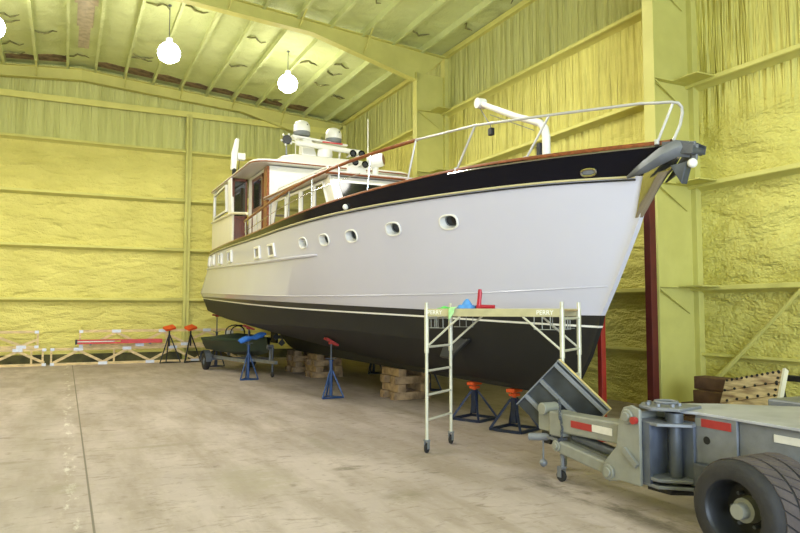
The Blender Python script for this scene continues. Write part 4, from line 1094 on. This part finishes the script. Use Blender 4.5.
# ---- tilted panel resting on the tongue
pn = thing('metal_panel', 'dark ribbed metal panel with a yellow wood edge, tilted up behind the trailer tongue', 'panel', (5.3, 6.4, .3))
Tp, Rp, Lp = Vector((5.11, 6.30, 1.256)), Vector((5.45, 5.87, .74)), Vector((4.80, 6.65, .775))
ex = (Rp-Tp); ey = (Lp-Tp); n = ex.cross(ey).normalized()
if n.dot(Vector((-1, -1, -.4))) < 0: n = -n
ey = n.cross(ex.normalized())*(1 if n.cross(ex).dot(ey) > 0 else -1)
exn = ex.normalized(); LW, LH = ex.length, .70
R = Matrix((exn, ey, exn.cross(ey))).transposed(); cz = exn.cross(ey)
c0 = Tp+exn*LW/2+ey*LH/2
t = MB(); t.obox(c0, (LW, LH, .012), R); t.build('sheet', M['sheet'], pn, smooth=False)
for k in range(3):
    t = MB(); t.obox(Tp+exn*LW/2+ey*(.05+k*.25)+n*.03, (LW, .05, .055), R); t.build('rib', M['galv'], pn, smooth=False, bevel=.006)
for q in (0, 1):
    t = MB(); t.obox(Tp+exn*(LW*q)+ey*LH/2+n*.03, (.012, LH, .07), R); t.build('edge_channel', M['galv'], pn, smooth=False)
t = MB(); t.obox(Tp+exn*LW/2-ey*.008+n*.038, (LW+.02, .012, .076), R); t.build('edge_channel', M['galv'], pn, smooth=False)
t = MB(); t.obox(c0-n*.034-ey*.01, (LW+.03, LH+.03, .05), R); t.build('wood_face', M['yellowedge'], pn, smooth=False, bevel=.006)

# ================================================================ CLUTTER BEHIND THE TRAILER
pp = thing('plank_panel', 'stained plank panel with rows of dark bolt holes, leaning behind the trailer', 'panel', (8.5, 6.35, 0))
PBL, PBR, PTL = Vector((8.30, 6.78, .425)), Vector((8.30, 5.88, .64)), Vector((8.58, 6.68, .865))
al = (PBR-PBL).normalized(); upn = (PTL-PBL); upn = (upn-al*upn.dot(al)).normalized(); PLN = .92
uh = 1.0; B0 = PBL-upn*.47; B1 = B0+al*PLN; nn = al.cross(upn).normalized()
if nn.x > 0: nn = -nn
for k in range(5):
    lo, hi = k/5, (k+1)/5-.012
    t = MB(); t.prism([B0+upn*(uh*lo), B1+upn*(uh*lo), B1+upn*(uh*hi), B0+upn*(uh*hi)], -nn*.05); t.build('plank', M['plank'], pp, smooth=False, bevel=.006)
t = MB(); t.prism([B1-al*.0+nn*.012, B1+al*.035+nn*.012, B1+al*.035+upn*uh+nn*.012, B1+upn*uh+nn*.012], -nn*.07); t.build('edge_strip', M['cream'], pp, smooth=False)
random.seed(5)
for k in range(11):
    for v, off in ((.965, 0), (.62, .2), (.80, .5)):
        if off and k % 2 == (v > .7): continue
        p = B0+al*(.04+k*.082)+upn*(uh*v)+nn*.003; t = MB(); t.cyl(p-nn*.006, p+nn*.012, .018, 10); t.build('bolt', M['black'], pp)
for k in range(6):
    p = B1-al*.05+upn*(uh*(.5+.09*k))+nn*.003; t = MB(); t.cyl(p-nn*.006, p+nn*.012, .018, 10); t.build('bolt', M['black'], pp)
ts = thing('trestle', 'black steel trestle standing against the right wall behind the plank panel', 'trestle', (9.15, 5.9, 0))
t = MB(); t.box((9.0, 5.2, .86), (9.1, 6.5, .94)); t.build('top_beam', M['black'], ts, smooth=False, bevel=.006)
for y in (5.32, 6.35):
    for dx in (-.0, .35):
        t = MB(); t.bar((9.05, y, .88), (8.95+dx, y, .0), .04, .04); t.build('leg', M['black'], ts, smooth=False)
lv = [(0, 8.84), (0, 9.17), (1, 8.88), (1, 9.2), (2, 9.0), (3, 9.12)]
nm = ('bottom', 'second', 'third', 'top')
for k, (L_, x) in enumerate(lv):
    t = MB(); y0 = 7.02+(.10 if L_ % 2 else 0)
    t.box((x-.14, y0+.015*k, L_*.2+.0008), (x+.14, y0+.75-.02*k, L_*.2+.1992)); o = t.build('timber_baulk', M['oldtimber'], smooth=False, bevel=.012)
    side = '' if L_ > 1 else (', boat side' if x < 9.05 else ', wall side')
    tag(o, 'brown timber baulk, %s layer of the pile beside the wall column%s' % (nm[L_], side), 'timber', 'timber baulks piled behind the trailer')

# ================================================================ ROOF TRUSSES AGAINST THE FAR WALL
def roof_truss(label, x0, x1, z0, Y, bay, phase, endpost):
    r = thing('roof_truss', label, 'truss', ((x0+x1)/2, Y, z0), group='timber trusses stacked along the far wall')
    H = .585; c = .089; y0, y1 = Y-.019, Y+.019
    for nme, z in (('bottom_chord', z0), ('top_chord', z0+H-c)):
        t = MB(); t.box((x0, y0, z+.0006), (x1, y1, z+c)); t.build(nme, M['lumber'], r, smooth=False, bevel=.004)
    for x in endpost:
        t = MB(); t.box((x-.03, y0+.001, z0+c), (x+.03, y1-.001, z0+H-c)); t.build('post', M['lumber'], r, smooth=False)
    x = x0+phase; up_ = True
    while x < x1-.05:
        xe = min(x+bay, x1-.05); xs = max(x, x0+.04)
        za, zb = (z0+c, z0+H-c) if up_ else (z0+H-c, z0+c)
        if x < x0+.04 and bay: za = za+(zb-za)*(xs-x)/bay
        fe = (xe-x)/bay; zb2 = (z0+c if up_ else z0+H-c)+(zb-(z0+c if up_ else z0+H-c))*fe
        t = MB(); t.bar((xs, Y, za), (xe, Y, zb2), .034, .085, up=(0, 0, 1)); t.build('web', M['lumber'], r, smooth=False)
        if xe == x+bay:
            zc = z0+H-.05 if up_ else z0+.05
            t = MB(); t.box((xe-.14, y0-.006, zc-.05), (xe+.14, y0-.001, zc+.05)); t.box((xe-.14, y1+.001, zc-.05), (xe+.14, y1+.006, zc+.05)); t.build('gusset_plate', M['gusset'], r, smooth=False)
        x += bay; up_ = not up_
    for x in (x0+.06, x1-.06):
        for zc in (z0+.05, z0+H-.05):
            t = MB(); t.box((x-.06, y0-.006, zc-.045), (x+.06, y0-.001, zc+.045)); t.build('gusset_plate', M['gusset'], r, smooth=False)
    return r
TY = 25.50
roof_truss('timber roof truss lying lowest at the left end of the row, against the far wall', -5.2, -.52, 0, TY, .82, -.25, (-.62, -.95))
roof_truss('timber roof truss on top of the leftmost one, against the far wall', -5.6, -.75, .588, TY, .95, .55, (-.78, -1.95))
roof_truss('long timber roof truss on the floor behind the red beam and tripod stands', -.40, 6.0, 0, TY, .76, .08, (-.37, 1.55))
roof_truss('timber roof truss on top of the long one, behind the red beam', .45, 6.0, .588, TY, .76, .40, (.48, 3.25))
rb = thing('red_beam', 'red painted beam with a white end section laid on the trusses by the far wall', 'beam', (1.7, 25.36, .70))
t = MB(); t.box((1.75, 25.30, .70), (3.1, 25.42, .84)); t.build('beam', M['redpaint'], rb, smooth=False, bevel=.01)
t = MB(); t.box((.40, 25.31, .70), (1.75, 25.41, .76)); t.build('lower_strip', M['redpaint'], rb, smooth=False, bevel=.006)
t = MB(); t.box((.40, 25.31, .765), (1.55, 25.41, .80)); t.build('white_strip', M['reflwhite'], rb, smooth=False, bevel=.006)
t = MB(); t.box((.40, 25.31, .805), (1.75, 25.41, .85)); t.build('upper_strip', M['redpaint'], rb, smooth=False, bevel=.006)
t = MB(); t.box((.33, 25.30, .69), (.40, 25.42, .86)); t.build('end_cap', M['black'], rb, smooth=False, bevel=.01)
# the beam bears on two short brackets
t = MB()
for x in (.8, 2.7): t.box((x-.03, 25.30, .66), (x+.03, 25.485, .70))
t.build('bracket', M['galv'], rb, smooth=False)

# ================================================================ DINGHY ON ITS TRAILER
dg = thing('dinghy', 'dark green dinghy under a canvas cover, below the stern of the yacht', 'dinghy', (4.85, 20.8, .47))
ax = Vector((.13, -.99, 0)).normalized(); sd = Vector((ax.y, -ax.x, 0)); oc = Vector((4.62, 22.5, .46)); DL = 3.7
def dsta(u):
    b_ = .70*(1-max(0, (u-.35)/.65)**2.4) if u > .35 else .70
    return max(b_, .02), .03+.16*max(0, (u-.5)/.5)**2, .50+.10*u*u
t = MB(); rows = []; rows2 = []
for i in range(19):
    u = i/18; b_, zk, zg = dsta(u); o_ = oc+ax*(DL*u)
    rows.append([o_-sd*b_+zz*zg, o_-sd*(b_*.94)+zz*(zk+.30), o_-sd*(b_*.8)+zz*(zk+.12), o_+zz*zk, o_+sd*(b_*.8)+zz*(zk+.12), o_+sd*(b_*.94)+zz*(zk+.30), o_+sd*b_+zz*zg])
    hh = .16*math.sin(PI*min(1, u*1.05+.12))
    rows2.append([o_-sd*(b_+.02)+zz*(zg-.05), o_-sd*(b_+.015)+zz*(zg+.02), o_-sd*(b_*.5)+zz*(zg+hh*.75), o_+zz*(zg+hh), o_+sd*(b_*.5)+zz*(zg+hh*.75), o_+sd*(b_+.015)+zz*(zg+.02), o_+sd*(b_+.02)+zz*(zg-.05)])
VV = t.grid(rows); t.face(VV[0]); t.build('hull', M['dinghyhull'], dg)
t = MB(); VV = t.grid(rows2); t.face(VV[0]); t.build('canvas_cover', M['dinghygreen'], dg)
t = MB(); q = oc-ax*.14-sd*.25
t.obox(q+zz*.62, (.26, .2, .20)); om = t.build('outboard_motor', M['white'], dg, smooth=False, bevel=.05)
t = MB(); t.box(q+Vector((-.05, -.05, -.1)), q+Vector((.05, .05, .52))); t.build('motor_leg', M['grey'], om, smooth=False, bevel=.02)
# console hoops above the cover
for k in (0.30, .42):
    t = MB(); o_ = oc+ax*(DL*k); t.tube([o_-sd*.3+zz*.6]+[o_-sd*(.3*math.cos(a*PI/8))+zz*(.72+.2*math.sin(a*PI/8)) for a in range(9)]+[o_+sd*.3+zz*.6], .02, 8); t.build('grab_hoop', M['black'], dg)
dt = thing('dinghy_trailer', 'small galvanised trailer with black tyres under the green dinghy', 'trailer', (4.85, 20.8, 0))
t = MB()
for s_ in (-1, 1): t.bar(oc+sd*(s_*.55)-zz*.06-ax*.1, oc+sd*(s_*.4)+ax*3.0-zz*.06, .07, .09)
t.build('side_rail', M['galv'], dt, smooth=False)
t = MB(); t.bar(oc+ax*2.8-sd*.45-zz*.06, oc+ax*2.8+sd*.45-zz*.06, .07, .08); t.bar(oc+ax*.6-sd*.8-zz*.14, oc+ax*.6+sd*.8-zz*.14, .07, .07); t.build('cross_member', M['galv'], dt, smooth=False)
t = MB(); t.bar(oc+ax*2.7-zz*.06, oc+ax*4.3-zz*.04, .08, .09); t.build('drawbar', M['galv'], dt, smooth=False)
for s_ in (-1, 1):
    c_ = oc+ax*.6+sd*(s_*.74); c_.z = .27
    t = MB(); t.lathe([(.12, -.07), (.2, -.08), (.26, -.06), (.27, -.03), (.27, .03), (.26, .06), (.2, .08), (.12, .07)], c_, sd, 28); w_ = t.build('tyre', M['rubber'], dt)
    t = MB(); t.lathe([(.125, -.06), (.11, -.02), (.05, -.01), (.0, -.03)], c_, sd*s_*-1, 20); t.lathe([(.125, .06), (.11, .02), (.0, .0)], c_, sd*s_*-1, 20); t.build('rim', M['galv_dark'], w_)
    t = MB(); R = Matrix((ax, sd, zz)).transposed(); pts = [c_+ax*(.33*math.cos(a*PI/8))+zz*(.33*math.sin(a*PI/8)) for a in range(9)]
    for a in range(8): t.bar(pts[a], pts[a+1], .2, .01, up=sd.cross(pts[a+1]-pts[a]))
    t.build('mudguard', M['galv_dark'], dt, smooth=False)
jk = oc+ax*4.05
t = MB(); t.cyl(Vector((jk.x, jk.y, .12)), Vector((jk.x, jk.y, .78)), .03, 12); t.cyl(Vector((jk.x, jk.y, .72)), Vector((jk.x, jk.y, .8)), .045, 12); t.tube([Vector((jk.x, jk.y, .8)), Vector((jk.x-.14, jk.y, .82)), Vector((jk.x-.14, jk.y, .74))], .012, 6); jj = t.build('tongue_jack', M['galv_dark'], dt)
t = MB(); t.lathe([(0, -.025), (.07, -.025), (.08, -.01), (.08, .01), (.07, .025), (0, .025)], (jk.x, jk.y, .081), sd, 18); t.build('jack_wheel', M['rubber'], jj)
t = MB(); wp = oc+ax*3.88; t.bar(wp-zz*.02, wp+zz*.42, .05, .05, up=(1, 0, 0)); t.cyl(wp+zz*.36-sd*.08, wp+zz*.36+sd*.08, .07, 14); t.build('winch_post', M['galv'], dt)

# ================================================================ LAMPS
LZ = 8.86
lampdefs = [(2.37, 19.3, 'glowing high-bay lamp under the roof, middle one of the three in view'), (6.05, 20.35, 'glowing high-bay lamp under the roof, right-hand one above the yacht mast'), (-1.84, 19.4, 'glowing high-bay lamp at the left edge of the view')]
lamp0 = None
def lamp(label, x, y):
    r = thing('high_bay_lamp', label, 'lamp', (x, y, LZ), group='high-bay lamps hanging from the roof', local=True)
    t = MB(); t.lathe([(.05, .46), (.09, .44), (.10, .30), (.08, .28)], seg=28); t.build('ballast_housing', M['white'], r)
    t = MB(); t.lathe([(0, -.24), (.14, -.215), (.26, -.13), (.30, 0), (.30, .08), (.25, .2), (.18, .27), (.1, .3), (0, .3)], seg=28); t.build('prismatic_globe', M['lens'], r)
    return r
lamp0 = lamp(lampdefs[0][2], *lampdefs[0][:2])
for x, y, lb in lampdefs[1:]: dup(lamp0, (x, y, LZ), 0, lb)
roots = [o for o in C.objects if o.type == 'EMPTY' and o.name.startswith('high_bay_lamp')]
for o in roots:
    L_ = roof_z(o.location.x)-LZ
    t = MB(); t.cyl((0, 0, .44), (0, 0, L_), .012, 8); t.cyl((0, 0, L_-.03), (0, 0, L_), .05, 10)
    q = t.build('hanging_rod', M['galv_dark'], o, org=(0, 0, 0))
def hall_light(x, y, p):
    l = bpy.data.lights.new('added_ceiling_fill', 'POINT'); l.energy = p*.155; l.color = (1, .965, .90); l.shadow_soft_size = .3  # point light added below each lamp position to brighten the ceiling
    o = bpy.data.objects.new('added_ceiling_fill', l); o.location = (x, y, LZ-.95); C.objects.link(o)
    l = bpy.data.lights.new('high_bay_or_added_light', 'SPOT'); l.energy = p; l.color = (1, .965, .90); l.spot_size = math.radians(160); l.spot_blend = .2; l.shadow_soft_size = .27
    o = bpy.data.objects.new('high_bay_or_added_light', l); o.location = (x, y, LZ-.16); C.objects.link(o)
PWR = 1260
POW = {19.7: {6.05: 1, 2.37: 1, -1.68: 1, -5.6: 1}, 11.6: {-5.6: .95, -1.68: .9, 2.37: 1.1, 6.05: .8}, 3.2: {-5.6: .6, -1.68: .4, 2.37: .2, 6.05: .15}, -5: {-5.6: .4, -1.68: .25, 2.37: .1, 6.05: .03}}
for y in (19.7, 11.6, 3.2, -5):
    for x in (-5.6, -1.68, 2.37, 6.05):
        if y == 19.7 and x > -2: continue
        if POW[y][x] > 0: hall_light(x, y, PWR*POW[y][x])  # out-of-view lights without fixtures, some added to brighten the right wall
for x, y, _ in lampdefs: hall_light(x, y, PWR)

# daylight through the open doorway behind the viewer
w = bpy.data.worlds.new('sky'); sc.world = w; w.use_nodes = True
bg = w.node_tree.nodes['Background']; bg.inputs[0].default_value = (.68, .82, 1, 1); bg.inputs[1].default_value = 36
pl_ = bpy.data.lights.new('doorway_daylight', 'AREA'); pl_.shape = 'RECTANGLE'; pl_.size = DX1-DX0; pl_.size_y = DZ; pl_.cycles.is_portal = True
po = bpy.data.objects.new('doorway_daylight', pl_); po.location = ((DX0+DX1)/2, BY-.05, DZ/2); po.rotation_euler = (PI/2, 0, 0); C.objects.link(po)

# ================================================================ CAMERA
cam = bpy.data.cameras.new('camera'); cam.sensor_width = 36; cam.sensor_fit = 'HORIZONTAL'; cam.lens = 36*683.54/800
co = bpy.data.objects.new('camera', cam); co.location = (0, 0, 1.8413); co.rotation_euler = (PI/2+.063706, 0, -.454816); C.objects.link(co); sc.camera = co
cam.clip_end = 200
vs = sc.view_settings; vs.view_transform = 'Standard'; vs.look = 'None'; vs.gamma = 1; vs.use_curve_mapping = False; vs.exposure = -1.2
sc.cycles.use_denoising = True
sc.cycles.max_bounces = 8; sc.cycles.diffuse_bounces = 6; sc.cycles.sample_clamp_indirect = 8
